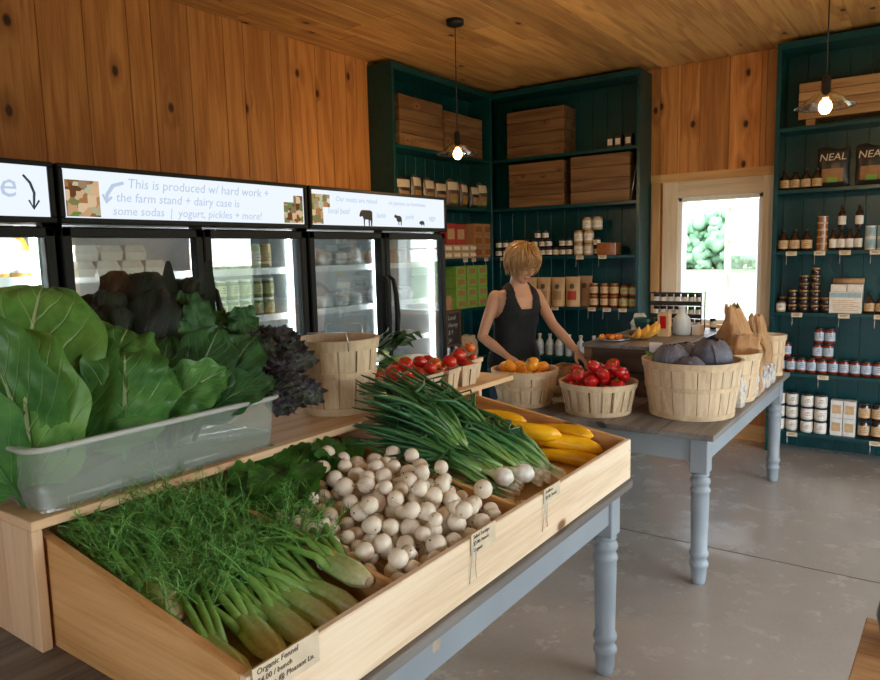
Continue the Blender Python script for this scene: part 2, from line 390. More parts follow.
t.bsdf(t.ramp(n,[(.32,(.14,.06,.018)),(.5,(.42,.22,.07)),(.68,(.72,.47,.20))]),.42,.5); M['hair']=t.m
M['top']=plain('black_tank_fabric',(.016,.018,.018,1),.8,.2,var=.2,vs=20)
M['jeans']=plain('denim',(.03,.05,.09,1),.8,.2)
M['shoe']=plain('shoe_fabric',(.05,.05,.05,1),.7,.3)
M['grass']=None
t=NT('meadow_grass'); n=t.noise(t.coord(),.25,5,.7); t.bsdf(t.ramp(n,[(.35,(.10,.125,.06)),(.65,(.16,.165,.10))]),.9,.1); M['grass']=t.m
M['tree']=plain('tree_foliage',(.15,.26,.155,1),.9,.1,var=.25,vs=1.2)
M['bark']=plain('bark',(.12,.08,.05,1),.9,.1)
SKY,SUN,EXPO=5.0,3.0,1.08
# ================================================================ ROOM
RX0,RX1,RY0,RY1,RZ=0.0,6.6,-9.0,0.0,3.128
fl=MB(); fl.bb(RX0-.2,RX1+.2,RY0-.2,RY1+.15,-.12,0)
struct('floor',fl,M['conc'])
j=MB(); j.bb(0,RX1,-2.405,-2.399,0.0,.0012)
j.bb(4.6,4.606,RY0,-2.41,0.0,.0012)
struct('trim_1',j,M['joint'])
def plank_wall(mb, plane, a0,a1, z0,z1, openings=(), thick=.12, inward=1, wmin=.15,wmax=.26, seed=3, base=0.0):
    rr=random.Random(seed); a=a0; T=thick
    while a<a1-1e-4:
        w=rr.uniform(wmin,wmax); b=min(a+w,a1)
        if a1-b<.06: b=a1
        cuts=[a,b]
        for (o0,o1,p0,p1) in openings:
            for q in(o0,o1):
                if a+1e-4<q<b-1e-4: cuts.append(q)
        cuts.sort(); r0=rr.random()
        for c0,c1 in zip(cuts,cuts[1:]):
            segs=[(z0,z1)]
            for (o0,o1,p0,p1) in openings:
                if c0>=o0-1e-4 and c1<=o1+1e-4:
                    ns=[]
                    for s0,s1 in segs:
                        if p0>s0: ns.append((s0,min(p0,s1)))
                        if p1<s1: ns.append((max(p1,s0),s1))
                    segs=ns
            for k,(s0,s1) in enumerate(segs):
                mb.r=r0+.01*k; g=.0012
                if plane=='x': mb.bb(base-inward*T,base,c0+g,c1-g,s0,s1,bev=.003)
                else: mb.bb(c0+g,c1-g,base,base+inward*T,s0,s1,bev=.003)
        a=b
w=MB(); plank_wall(w,'x',RY0,RY1+.12,0,RZ,seed=11); struct('wall_left',w,M['wallpine'])
WX0,WX1,WZ0,WZ1=1.93,2.60,.97,2.03
w=MB(); plank_wall(w,'y',RX0,RX1,0,RZ,[(WX0,WX1,WZ0,WZ1),(5.0,6.2,0,2.3)],seed=5); struct('wall_back',w,M['wallpine'])
w=MB(); plank_wall(w,'x',RY0,RY1+.12,0,RZ,[(-5.2,-1.5,0,2.25)],seed=8,inward=-1,base=RX1); struct('wall_right',w,M['wallpine'])
w=MB(); plank_wall(w,'y',RX0,RX1,0,RZ,[(3.7,5.4,0,2.2)],seed=9,inward=-1,base=RY0); struct('wall_front',w,M['wallpine'])
c=MB(); rr=random.Random(4); a=-.12
while a<RX1+.12:
    b=a+rr.uniform(.13,.2); y=RY0-.12; c.r=rr.random()
    while y<RY1+.12:
        y2=min(y+rr.uniform(2.2,4.5),RY1+.12); c.r=rr.random(); c.bb(a+.001,min(b,RX1+.12)-.001,y+.0005,y2-.0005,RZ,RZ+.05,bev=.003); y=y2
    a=b
struct('ceiling',c,M['ceilpine'])
b=MB(); b.bb(0.0005,.02,RY0,-1.78,.0,.12); struct('baseboard_left',b,M['trimpine'])
b=MB(); b.bb(1.69,2.715,-.02,-.0005,.0,.13); struct('baseboard_back',b,M['trimpine_x'])
# window casing, frame, opened sash
wf=struct('window_1',MB().bb(WX0-.005,WX0+.03,-.01,.13,WZ0,WZ1).bb(WX1-.03,WX1+.005,-.01,.13,WZ0,WZ1).bb(WX0,WX1,-.01,.13,WZ1-.03,WZ1+.005).bb(WX0,WX1,-.01,.13,WZ0-.005,WZ0+.03),M['white'])
struct('casing',MB().bb(1.80,WX0-.003,-.03,-.0005,.88,2.165).bb(WX1+.003,2.70,-.03,-.0005,.88,2.165),M['palepine'],wf)
struct('head_casing',MB().bb(WX0-.003,WX1+.003,-.03,-.0005,WZ1+.004,2.165),M['palepine_x'],wf)
struct('header_board',MB().bb(1.69,2.715,-.022,-.0005,2.167,2.235),M['trimpine_x'],wf)
struct('window_sill',MB().bb(1.79,2.71,-.09,-.0005,WZ0-.035,WZ0-.006),M['trimpine_x'],wf)
struct('side_trim',MB().bb(1.70,1.775,-.026,-.0005,.0,2.165),M['trimpine'],wf)
th=R(50); sw=.60
sash=bpy.data.objects.new('window_sash',None)
m=MB(); h0,h1=WZ0+.03,WZ1-.03
m.bb(-sw,0,-.02,.02,h0,h0+.05); m.bb(-sw,0,-.02,.02,h1-.045,h1); m.bb(-sw,-sw+.045,-.02,.02,h0,h1); m.bb(-.05,0,-.02,.02,h0,h1)
m.bb(-sw,0,-.012,.012,h0+.35,h0+.372); m.bb(-sw,0,-.012,.012,h0+.66,h0+.682)
sa=struct('window_sash',m,M['white'],wf); sa.location=(WX1-.03,.14,0); sa.rotation_euler=(0,0,-th)
g=struct('window_pane',MB().bb(-sw+.045,-.05,-.002,.002,h0+.05,h0+.35).bb(-sw+.045,-.05,-.002,.002,h0+.372,h0+.66).bb(-sw+.045,-.05,-.002,.002,h0+.682,h1-.045),M['winglass'],sa)
# door frames of the open doorways that let the daylight in
for nm,mbx,mt in (('door_1',MB().bb(4.92,5.0,-.025,.13,0,2.38).bb(6.2,6.28,-.025,.13,0,2.38).bb(4.92,6.28,-.025,.13,2.3,2.38),'trimpine'),
               ('door_2',MB().bb(RX1-.02,RX1+.13,-5.28,-5.2,0,2.33).bb(RX1-.02,RX1+.13,-1.5,-1.42,0,2.33).bb(RX1-.02,RX1+.13,-5.2,-1.5,2.25,2.33),'trimpine'),
               ('door_3',MB().bb(3.62,3.7,RY0-.13,RY0+.02,0,2.28).bb(5.4,5.48,RY0-.13,RY0+.02,0,2.28).bb(3.7,5.4,RY0-.13,RY0+.02,2.2,2.28),'trimpine')):
    struct(nm,mbx,M[mt])
# outdoors
gr=MB(); gr.bb(-160,160,-160,160,-.45,-.25); o=struct('ground',gr,M['grass'])
rr=random.Random(21)
for i,(x,y,h,r) in enumerate([(-24,60,5.0,2.8),(-20.0,60,5.2,2.7),(-16.2,60,4.8,2.7),(-12.8,60,5.2,2.6),(-9.6,60,4.8,2.6),(-6.3,60,5.1,2.6),(-2.8,60,4.8,2.7),(1.2,60,5.1,2.8),(6,60,5.6,2.9),(12,60,5.4,3.2),(-29,60,5.5,2.9),(40,16,6,4),(42,6,7,4.2),(40,-6,6,4)]):
    t_=thing('tree','leafy green tree in the hedgerow past the meadow, blurred by bright daylight','tree',(x,y,-.25),group='hedgerow trees beyond the meadow')
    m=MB(); m.tube([(0,0,0),(.1,0,h*.3),(0,0,h*.6)],[.2,.15,.08],7); obj('trunk',m,M['bark'],t_)
    m=MB()
    for k in range(90):
        a=rr.uniform(0,6.28); q=rr.uniform(0,1)**.5*r*.72; z=rr.uniform(.05,.90)*h
        q=min(q*1.25,r*.95)*(1-.45*max(0,z/h-.6)/.3)
        m.ball((q*cos(a),q*sin(a)*.7,z),rr.uniform(.5,1.1)*r*.27,16,11,ns=1.1)
    obj('crown',m,M['tree'],t_)

# ================================================================ SHELVING
SZ=[.174,.634,1.10,1.562,2.02,2.475]
def cabinet(name,label,L,origin,rz,d,left_out=True):
    """local: x along the length 0..L, front at y=-d, back at y=0"""
    c=thing(name,label,'shelving cabinet',origin,rz)
    T=.03; H=3.09
    obj('side_panel',MB().bb(0,T,-d,-.001,0.001,H,bev=.002),M['teal'],c)
    obj('side_panel',MB().bb(L-T,L,-d,-.001,0.001,H,bev=.002),M['teal'],c)
    obj('top_panel',MB().bb(T,L-T,-d,-.001,H-.05,H,bev=.002),M['teal'],c)
    m=MB(); x=T
    rr=random.Random(len(label))
    while x<L-T: x2=min(x+.14,L-T); m.bb(x+.001,x2-.001,-.014,-.001,.0,H-.05,bev=.002); x=x2
    obj('back_panel',m,M['teal'],c)
    for z in SZ: obj('shelf',MB().bb(T,L-T,-d+.002,-.014,z-.028,z,bev=.002),M['teal'],c)
    if L>1.2:
        for z in [0]: pass
    return c
D=.28
cb=cabinet('corner_shelving','dark teal shelving on the back wall left of the window, stacked with jars and pouches',1.685-.0,(0.0,-.001,0),0,D)
cl=cabinet('side_shelving','dark teal shelving on the long wall behind the right fridge, crates on top',1.777-.285,(0.001,-.285,0),-pi/2,D-.02) if False else None
# the side cabinet runs along the left wall: local x -> world -y
cl=cabinet('side_shelving','dark teal shelving on the fridge wall, bags and cartons beside the last fridge',1.777-.283,(0.001,-1.777,0),pi/2,.25)
cr=cabinet('wall_shelving','tall teal shelving right of the window, bottles, tins and chip bags on it',2.0,(2.72,-.001,0),0,D)

# ================================================================ TABLES
def turned_leg(h):
    m=MB(); bw=.082; hb=.17
    m.box((0,0,h-hb/2),(bw,bw,hb),bev=.004)
    z=h-hb; k=h/.73
    p=[(.026,0),(.030,.003),(.036,.03),(.038,.085),(.044,.09),(.046,.10),(.044,.11),(.037,.115),(.037,.135),(.043,.14),(.046,.152),(.043,.165),(.038,.17),
       (.040,.30),(.0425,.42),(.042,.458),(.046,.463),(.047,.472),(.045,.481),(.039,.486),(.039,.500),(.045,.506),(.047,.517),(.045,.528),(.036,.533),(.036,.543),(.042,.548),(.042,.556),(.030,z)]
    m.lathe([(r*.98,zz*(z/.56) if i<len(p)-1 else z) for i,(r,zz) in enumerate(p)],24)
    return m
def table(name,label,x0,x1,y0,y1,z=.75):
    t=thing(name,label,'table',((x0+x1)/2,(y0+y1)/2,0)); L=x1-x0; W=y1-y0
    m=MB(); n=5; rr=random.Random(int(L*100))
    for i in range(n):
        m.r=rr.random(); m.bb(-L/2+L*i/n+.0008,-L/2+L*(i+1)/n-.0008,-W/2,W/2,z-.028,z,bev=.003)
    obj('tabletop',m,M['greytop'],t)
    h=z-.029; i=.035; b=.041
    for sx,sy in((1,-1),(1,1),(-1,-1),(-1,1)):
        o=obj('leg',turned_leg(h),M['bluepaint'],t,(sx*(L/2-i-b),sy*(W/2-i-b),0.001))
    e=i+.012
    for sx in(1,-1): obj('apron',MB().bb(sx*(L/2-e),sx*(L/2-e-.022),-W/2+i+2*b,W/2-i-2*b,h-.115,h),M['bluepaint'],t)
    for sy in(1,-1): obj('apron',MB().bb(-L/2+i+2*b,L/2-i-2*b,sy*(W/2-e),sy*(W/2-e-.022),h-.115,h),M['bluepaint'],t)
    return t
table('display_table','grey-blue farm table under the sloped vegetable bin, turned leg in front',1.55,2.90,-5.70,-3.715)
table('display_table','grey-blue farm table near the window under baskets and paper bags',1.70,2.99,-2.93,-.97)

# ================================================================ PENDANTS
def pendant(label,x,y,zb):
    t=thing('pendant_lamp',label,'lamp',(x,y,RZ))
    obj('canopy',MB().lathe([(.0,-.034),(.05,-.034),(.058,-.028),(.06,-.001),(.0,-.001)],28),M['blackplastic'],t)
    dz=zb-RZ
    obj('cord',MB().tube([(0,0,-.03),(0,0,dz+.13)],.0035,8),M['blackplastic'],t)
    obj('socket',MB().lathe([(.006,dz+.15),(.018,dz+.145),(.022,dz+.12),(.022,dz+.06),(.026,dz+.055),(.026,dz+.042),(.0,dz+.042)],20),M['blackplastic'],t)
    obj('bulb',MB().lathe([(.0,dz-.04),(.018,dz-.034),(.029,dz-.015),(.031,dz),(.026,dz+.02),(.015,dz+.034),(.013,dz+.045),(0,dz+.045)],20),M['bulb'],t)
    pr=[(.026,dz+.065),(.05,dz+.06),(.085,dz+.035),(.118,dz+.006),(.14,dz-.002),(.14,dz-.006),(.117,dz+.001),(.084,dz+.031),(.049,dz+.056),(.026,dz+.061)]
    obj('lamp_shade',MB().lathe(pr,36,cap=False),M['shadeglass'],t)
    L=bpy.data.lights.new('bulb_light','POINT'); L.energy=9; L.color=(1,.62,.28); L.shadow_soft_size=.035
    lo=bpy.data.objects.new('bulb_light',L); C.objects.link(lo); lo.location=(x,y,zb-.06)
pendant('clear glass pendant lamp hanging in front of the corner shelving',1.10,-2.15,2.27)
pendant('clear glass pendant lamp hanging in front of the right shelving',3.28,-2.1,2.29)

# ================================================================ FRIDGES
FX0,FX1=.04,.74
def photo_patch(parent,y0,y1,z0,z1,seed,x):
    rr=random.Random(seed); m=MB(); m.bb(x,x+.0012,y0,y1,z0,z1)
    t=NT('shelf_snapshot'); vo=t.n('ShaderNodeTexVoronoi',feature='F1',distance='CHEBYCHEV'); t.l(t.coord(),vo.inputs[0]); vo.inputs['Scale'].default_value=26
    s=t.sep(vo.outputs['Color']); col=t.ramp(s[0],[(0,(.10,.04,.015)),(.3,(.35,.17,.06)),(.55,(.62,.45,.28)),(.75,(.22,.14,.08)),(.9,(.12,.2,.04)),(1,(.7,.62,.5))])
    e=t.n('ShaderNodeEmission'); t.l(col,e.inputs[0]); e.inputs[1].default_value=.55; t.l(e.outputs[0],t.out.inputs[0])
    obj('sign_photo',m,t.m,parent)
def fridge(label,y0,y1,doors=2,first=0):
    f=thing('drinks_fridge',label,'fridge',(0,0,0)); z0,z1=.03,2.02; zs=1.80; T=.03
    m=MB(); m.bb(FX0,FX0+T,y0,y1,z0,z1); m.bb(FX0,FX1-.05,y0,y0+T,z0,z1); m.bb(FX0,FX1-.05,y1-T,y1,z0,z1); m.bb(FX0,FX1-.05,y0,y1,z1-T,z1); m.bb(FX0,FX1-.05,y0,y1,z0,z0+.12)
    m.bb(FX1-.075,FX1-.05,y0,y0+.035,z0,z1);m.bb(FX1-.075,FX1-.05,y1-.035,y1,z0,z1)
    m.bb(FX0+T,FX1-.06,y0+T,y1-T,zs-.02,zs)
    obj('cabinet_shell',m,M['black'],f)
    m=MB(); e=.002; m.bb(FX0+T+e,FX0+T+.012,y0+T+e,y1-T-e,z0+.121,zs-.022); m.bb(FX0+T+.012,FX1-.08,y0+T+e,y0+T+.012,z0+.121,zs-.022); m.bb(FX0+T+.012,FX1-.08,y1-T-.012,y1-T-e,z0+.121,zs-.022)
    m.bb(FX0+T+.012,FX1-.08,y0+T+.012,y1-T-.012,zs-.034,zs-.022); m.bb(FX0+T+.012,FX1-.08,y0+T+.012,y1-T-.012,z0+.121,z0+.13)
    obj('interior_liner',m,M['liner'],f)
    ym=(y0+y1)/2
    # sign box: black frame and lit panel
    m=MB(); b=.022; X=FX1+.02
    m.bb(FX1-.05,X,y0,y1,z1-.02,z1,bev=.004); m.bb(FX1-.05,X,y0,y1,zs-.03,zs-.006,bev=.004); m.bb(FX1-.05,X,y0,y0+b,zs-.006,z1-.02,bev=.004); m.bb(FX1-.05,X,y1-b,y1,zs-.006,z1-.02,bev=.004)
    obj('sign_frame',m,M['black'],f)
    obj('sign_panel',MB().bb(FX1-.04,FX1+.008,y0+b,y1-b,zs-.006,z1-.02),M['signlit'],f)
    # doors
    W=(y1-y0)/doors; ztop=zs-.045; zbot=z0+.10
    for k in range(doors):
        a,c=y0+W*k+.004,y0+W*(k+1)-.004; fr=.045
        d=obj('door',MB().bb(FX1-.045,FX1,a,c,ztop-fr,ztop,bev=.006).bb(FX1-.045,FX1,a,c,zbot,zbot+fr+.02,bev=.006).bb(FX1-.045,FX1,a,a+fr,zbot,ztop,bev=.006).bb(FX1-.045,FX1,c-fr,c,zbot,ztop,bev=.006),M['black'],f)
        obj('door_glass',MB().bb(FX1-.03,FX1-.024,a+fr,c-fr,zbot+fr+.02,ztop-fr),M['glass'],d)
        hy=c-.03 if k==0 else a+.03
        if doors==1: hy=a+.03
        h=MB(); s=-1 if k==0 else 1
        h.tube([(FX1,hy,1.46),(FX1+.03,hy,1.44),(FX1+.045,hy+s*.008,1.34),(FX1+.05,hy+s*.012,1.2),(FX1+.045,hy+s*.008,1.06),(FX1+.03,hy,.98),(FX1,hy,.96)],[.012,.014,.017,.019,.017,.014,.012],10)
        obj('handle',h,M['black'],d)
    for z in FSH:
        m=MB(); m.bb(FX0+.06,FX1-.14,y0+.05,y1-.05,z-.012,z-.004)
        m.bb(FX1-.14,FX1-.132,y0+.05,y1-.05,z-.03,z+.008)
        obj('shelf',m,M['wire'],f)
    # light tubes at the door mullions
    for yy in ([y0+.055,y1-.055]+([ym] if doors==2 else [])):
        obj('light_tube',MB().cyl((FX1-.10,yy,1.05),.011,1.35,8),M['led'],f)
    m=MB(); m.bb(FX1-.075,FX1-.05,ym-.03,ym+.03,z0,zs) if doors==2 else m.bb(FX1-.075,FX1-.05,y0,y0+.05,z0,zs)
    obj('mullion',m,M['black'],f)
    return f
FSH=[.42,.72,1.0,1.27,1.54]
FA=fridge('left fridge, cut off by the photo edge, with orange juice bottles behind glass',-5.42-.6,-4.672)
FB=fridge('middle fridge with long handwritten sign, egg cartons behind its left door',-4.655,-3.225)
FC=fridge('right fridge with cow, sheep and pig drawings on its lit sign',-3.208,-1.80)
SX=FX1+.0095
def onsign(y,z): return Matrix.Translation((SX,y,z))@Matrix.Rotation(pi/2,4,'Z')@Matrix.Rotation(pi/2,4,'X')
# writing and pictures on the three signs
txt('re',.15,M['inkfaint'],FA,onsign(-4.95,1.87))
m=MB(); m.tube([(SX,-4.79,1.96),(SX,-4.765,1.93),(SX,-4.752,1.89),(SX,-4.758,1.83)],[.005,.006,.006,.004],5); m.tube([(SX,-4.775,1.86),(SX,-4.758,1.825),(SX,-4.735,1.86)],.004,5); obj('drawn_arrow',m,M['ink'],FA)
photo_patch(FB,-4.625,-4.475,1.80,1.955,2,SX-.001)
m=MB(); m.tube([(SX,-4.36,1.955),(SX,-4.41,1.94),(SX,-4.44,1.90),(SX,-4.445,1.87)],[.008,.009,.008,.006],5); m.tube([(SX,-4.46,1.90),(SX,-4.445,1.865),(SX,-4.42,1.89)],.006,5); obj('drawn_arrow',m,M['inkfaint'],FB)
txt('This is produced w/ hard work +',.062,M['inkfaint'],FB,onsign(-4.34,1.935))
txt('the farm stand + dairy case is',.058,M['inkfaint'],FB,onsign(-4.40,1.872))
txt('some sodas  |  yogurt, pickles + more!',.055,M['inkfaint'],FB,onsign(-4.42,1.812))
photo_patch(FB,-3.40,-3.325,1.80,1.915,5,SX-.001); photo_patch(FB,-3.325,-3.255,1.80,1.955,6,SX-.001)
photo_patch(FC,-3.18,-3.09,1.80,1.975,7,SX-.001); photo_patch(FC,-3.09,-3.03,1.90,1.975,8,SX-.001)
txt('Our meats are raised',.045,M['inkfaint'],FC,onsign(-2.98,1.94)); txt('on pasture, no hormones',.04,M['inkfaint'],FC,onsign(-2.47,1.94))
txt('local beef',.05,M['inkfaint'],FC,onsign(-3.05,1.865)); txt('lamb',.05,M['inkfaint'],FC,onsign(-2.60,1.85)); txt('pork',.05,M['inkfaint'],FC,onsign(-2.29,1.85)); txt('eggs',.05,M['inkfaint'],FC,onsign(-2.02,1.85))
def beast(y,z,s,kind):
    if kind=='cow': P_=[(-.5,.25),(-.42,.38),(-.3,.42),(.3,.42),(.42,.40),(.5,.33),(.5,-.1),(.46,-.42),(.38,-.42),(.36,-.12),(.28,-.12),(.27,-.42),(.2,-.42),(.17,-.08),(-.12,-.08),(-.14,-.42),(-.2,-.42),(-.22,-.05),(-.3,.08),(-.36,.1),(-.42,.06),(-.5,.05),(-.55,.12)]
    elif kind=='sheep': P_=[(-.5,.3),(-.4,.45),(-.28,.40),(-.1,.36),(.2,.34),(.4,.25),(.45,.0),(.4,-.42),(.33,-.42),(.3,-.12),(.1,-.15),(.08,-.42),(.02,-.42),(0,-.14),(-.18,-.08),(-.22,.1),(-.3,.15),(-.48,.2)]
    else: P_=[(-.5,.0),(-.45,.12),(-.3,.22),(0,.27),(.3,.22),(.44,.05),(.4,-.3),(.33,-.3),(.3,-.15),(-.1,-.17),(-.13,-.3),(-.2,-.3),(-.22,-.13),(-.42,-.1)]
    m=MB(); m.prism([(x*s,yy*s) for x,yy in P_],.0012,onsign(y,z)); obj(kind+'_silhouette',m,M['blackplastic'],FC)
beast(-2.70,1.845,.12,'cow'); beast(-2.37,1.84,.085,'sheep'); beast(-2.10,1.825,.065,'pig')

# price cards on shelf edges
def pricecard(parent_loc,rz,label,group=None,w=.075,h=.032,hook=True):
    t=thing('price_card',label,'price card',parent_loc,rz,group)
    obj('card',MB().box((0,-.002,-.004),(w,.0025,h),bev=.001),M['cream'],t)
    m=MB(); m.box((0,-.0036,.003),(w*.7,.0006,.004)); m.box((-.004,-.0036,-.007),(w*.5,.0006,.004)); obj('printed_lines',m,M['inkdark'],t)
    if hook: obj('wire_hook',MB().tube([(-w*.4,-.001,-.018),(-w*.4,-.012,-.022),(-w*.4,-.014,-.06),(-w*.4,-.02,-.085)],.0022,5),M['staple'],t)
    return t
# ================================================================ BENCH AND SLOPED BIN
BY0,BY1=-5.525,-3.43
bn=thing('plank_riser','pale pine plank riser on the farm table carrying the clear tub and tomato boxes','riser',(2.0,-4.5,.75))
def W2L(mb,o):  # shift a world-built mesh under an un-rotated empty
    mb.v=[tuple(V(v)-V(o)) for v in mb.v]; return mb
o_=(2.0,-4.5,.75)
obj('shelf_board',W2L(MB().bb(1.68,2.235,BY0,BY1,1.028,1.05,bev=.002),o_),M['benchtop'],bn)
obj('end_panel',W2L(MB().bb(1.70,2.232,BY0,BY0+.024,.7505,1.0275,bev=.002),o_),M['benchend'],bn)
obj('end_panel',W2L(MB().bb(1.70,2.20,-3.67,-3.646,.7505,1.0275,bev=.002),o_),M['benchend'],bn)
obj('rail',W2L(MB().bb(1.70,1.722,-5.53,-3.672,.90,1.0275,bev=.002),o_),M['benchtop'],bn)
def zt(x): return 1.018-(x-2.12)*.155
def zf(x): return .925-(x-2.14)*.19
X0,X1,Y0,Y1=2.12,2.885,-5.492,-3.70
bi=thing('produce_bin','long sloped pine bin of fennel, turnips, scallions and squash on the near table','bin',((X0+X1)/2,(Y0+Y1)/2,.7505))
o_=((X0+X1)/2,(Y0+Y1)/2,.7505); T=.02
def sideb(y,th,lowz=.751,x0=X0,x1=X1-.02,dz=0):
    m=MB(); m.r=abs(y)*3.3; a,b=zt(x0)-dz,zt(x1)-dz
    vs=[(x0,y,lowz),(x1,y,lowz),(x1,y,b),(x0,y,a),(x0,y+th,lowz),(x1,y+th,lowz),(x1,y+th,b),(x0,y+th,a)]
    m.add(vs,[(0,1,2,3),(7,6,5,4),(0,4,5,1),(3,2,6,7),(1,5,6,2),(0,3,7,4)]); return W2L(m,o_)
obj('side_board',sideb(Y0,T),M['binside'],bi); obj('side_board',sideb(Y1-.02,T),M['binside'],bi)
m=MB(); m.bb(X1-.02,X1,Y0,Y1,.751,zt(X1)+.002,bev=.003); obj('front_board',W2L(m,o_),M['binface'],bi)
m=MB(); m.bb(X0,X0+.018,Y0+.02,Y1-.02,.751,zt(X0)-.004); obj('back_board',W2L(m,o_),M['benchtop'],bi)
m=MB(); m.add([(X0+.018,Y0+.02,zf(X0)-.012),(X1-.02,Y0+.02,zf(X1)-.012),(X1-.02,Y1-.02,zf(X1)-.012),(X0+.018,Y1-.02,zf(X0)-.012),(X0+.018,Y0+.02,zf(X0)),(X1-.02,Y0+.02,zf(X1)),(X1-.02,Y1-.02,zf(X1)),(X0+.018,Y1-.02,zf(X0))],[(3,2,1,0),(4,5,6,7),(0,1,5,4),(2,3,7,6),(1,2,6,5),(0,4,7,3)])
obj('bin_floor',W2L(m,o_),M['benchtop'],bi)
for y in(-5.065,-4.50): obj('divider',sideb(y,.014,lowz=.80,x0=X0+.02,dz=.02),M['binside'],bi)
# dots of screws
m=MB()
for z in(.79,.86):
    for y in(Y0+.012,Y1-.012): m.cyl((X1,y,z),.0035,.002,8,Matrix.Rotation(pi/2,4,'Y'))
obj('screw_heads',W2L(m,o_),M['steel'],bi)
# tags on the front board
def tagcard(y,lines,label,wire=True,w=.12,h=.055,flat=False):
    z=zt(X1)+.002; t=thing('produce_label',label,'label',(X1+.001,y,z))
    M0=Matrix.Rotation(pi/2,4,'Z')@Matrix.Rotation(pi/2,4,'X')
    obj('card',MB().box((.0022,0,-h/2+.012),(.0016,w,h)),M['cream'],t)
    for i,(s,sz) in enumerate(lines):
        txt(s,sz,M['inkdark'],t,Matrix.Translation((.0036,-w/2+.008,.012-.014-i*.017))@M0,shear=.1)
    if wire:
        m=MB(); m.tube([(.002,-w/2+.01,0),(.004,-w/2+.004,-.03),(.003,-w/2-.006,-.075),(.003,-w/2-.012,-.11)],.0012,4)
        m.tube([(.002,-w/2+.014,0),(.004,-w/2+.018,-.04),(.003,-w/2+.016,-.08),(.003,-w/2+.02,-.105)],.0012,4)
        obj('wire_tie',m,M['steel'],t)
    return t
t1=tagcard(-5.405,[('Organic Fennel',.0155),('$4.00 / bunch',.0145),('Grown @ Pleasant Ln.',.0145)],'paper label at the fennel end of the bin front, dark drawn swirl beside it',wire=False,w=.155,h=.062)
obj('drawn_swirl',MB().lathe([(.004,0),(.009,0),(.009,.0008),(.004,.0008)],16,Matrix.Translation((.0032,-.085,-.018))@Matrix.Rotation(pi/2,4,'Y')),M['inkdark'],t1)
tagcard(-4.745,[('Salad Turnips',.014),('$3.00 / bunch',.013),('Organic',.013)],'small wired price label in front of the turnips',w=.115)
tagcard(-4.36,[('Scallions',.014),('$2.50 / bunch',.013)],'small wired price label in front of the scallions',w=.105,h=.042)

# ================================================================ LEAVES
def leaf(mb,B,T,N,W,bulge=.15,cup=.25,ruf=.06,rf=5,nu=18,nv=28,droop=.0,ex=.62,pw=.75,tipw=.35,ph=0.,stem=None,crink=.02,curl=0.):
    """leaf from base B to tip T facing N; W half width"""
    B=V(B);T=V(T);N=V(N).normalized(); ax=T-B; L=ax.length; d=ax/L
    side=d.cross(N).normalized(); nn=side.cross(d).normalized()
    c1=B+ax*.35+nn*bulge*L; c2=B+ax*.8+nn*bulge*L*.9+V((0,0,droop*L))
    sd=rnd.random()*50
    def cen(v):
        return B*(1-v)**3+c1*3*v*(1-v)**2+c2*3*v*v*(1-v)+T*v**3
    def fn(u,v):
        s=(u-.5)*2; vv=v
        a=abs(sin(pi*min(1,(vv*.97+.015))**pw))**ex
        w=W*a
        p=cen(v); tg=(cen(min(1,v+.02))-cen(max(0,v-.02))).normalized(); n2=side.cross(tg)
        n2=n2.normalized() if n2.length>1e-6 else nn
        e=abs(s)
        off=cup*w*e*e+ruf*W*e**2.2*sin(rf*2*pi*v+ph+(1.3 if s>0 else 0))+crink*W*(NZ.noise(V((s*3.1,v*6+sd,sd)))*2+NZ.noise(V((s*8,v*15+sd,sd))))
        off-=curl*W*max(0,v-.6)**2*6
        sx=s*w*(1+.08*sin(rf*2*pi*v*1.0+ph*2)*e)
        return p+side*sx+n2*off
    mb.grid(fn,nu,nv)
    if stem: 
        q=B-d*stem[0]+V((0,0,-stem[0]*.3)); mb.tube([q,B,cen(.25),cen(.6)],[stem[1],stem[1]*.9,stem[1]*.55,stem[1]*.15],6)
def leafthing(name,label,cat,mat,args,group=None,loc=(0,0,0)):
    mb=MB()
    for a in args: leaf(mb,**a)
    mb.v=[tuple(V(v)-V(loc)) for v in mb.v]
    o=obj(name,mb,mat,None,loc); return tag(o,label,cat,group)
CAMD=V((1.6,-1.1,.35))
def LV(B,T,W,N=CAMD,**k): return dict(B=B,T=T,N=N,W=W,**k)
st=(.05,.007)
# ---- tub
TX0,TX1,TY0,TY1,TZ=1.80,2.225,-5.50,-4.82,1.0505
tb=thing('storage_tub','clear plastic tub on the pine riser, overflowing with collards and kale','tub',((TX0+TX1)/2,(TY0+TY1)/2,TZ))
def tubwall(z0,z1,g0,g1,th=.004):
    m=MB(); cx,cy=(TX1-TX0)/2,(TY1-TY0)/2; n=6
    def ring(g,z,r=.035):
        o=[]
        for (sx,sy,a0) in((1,1,0),(-1,1,90),(-1,-1,180),(1,-1,270)):
            for k in range(n+1):
                a=R(a0+90*k/n); o.append((sx*(cx-r)+g*sx*0+ (r+g)*cos(a),sy*(cy-r)+(r+g)*sin(a),z))
        return o
    return ring
ring=tubwall(0,0,0,0); Hh=.15
m=MB(); rs=[ring(-.014,.0),ring(-.006,.006),ring(.0,.08),ring(.006,Hh-.012),ring(.0065,Hh),ring(.003,Hh),ring(-.003,.08),ring(-.009,.009)]
k=len(rs[0]); vs=[p for q in rs for p in q]; fs=[(i*k+j,i*k+(j+1)%k,(i+1)*k+(j+1)%k,(i+1)*k+j) for i in range(len(rs)-1) for j in range(k)]
fs.append(tuple(range(k))[::-1]); fs.append(tuple((len(rs)-1)*k+j for j in range(k))); m.add(vs,fs,True); obj('tub_body',m,M['tub'],tb)
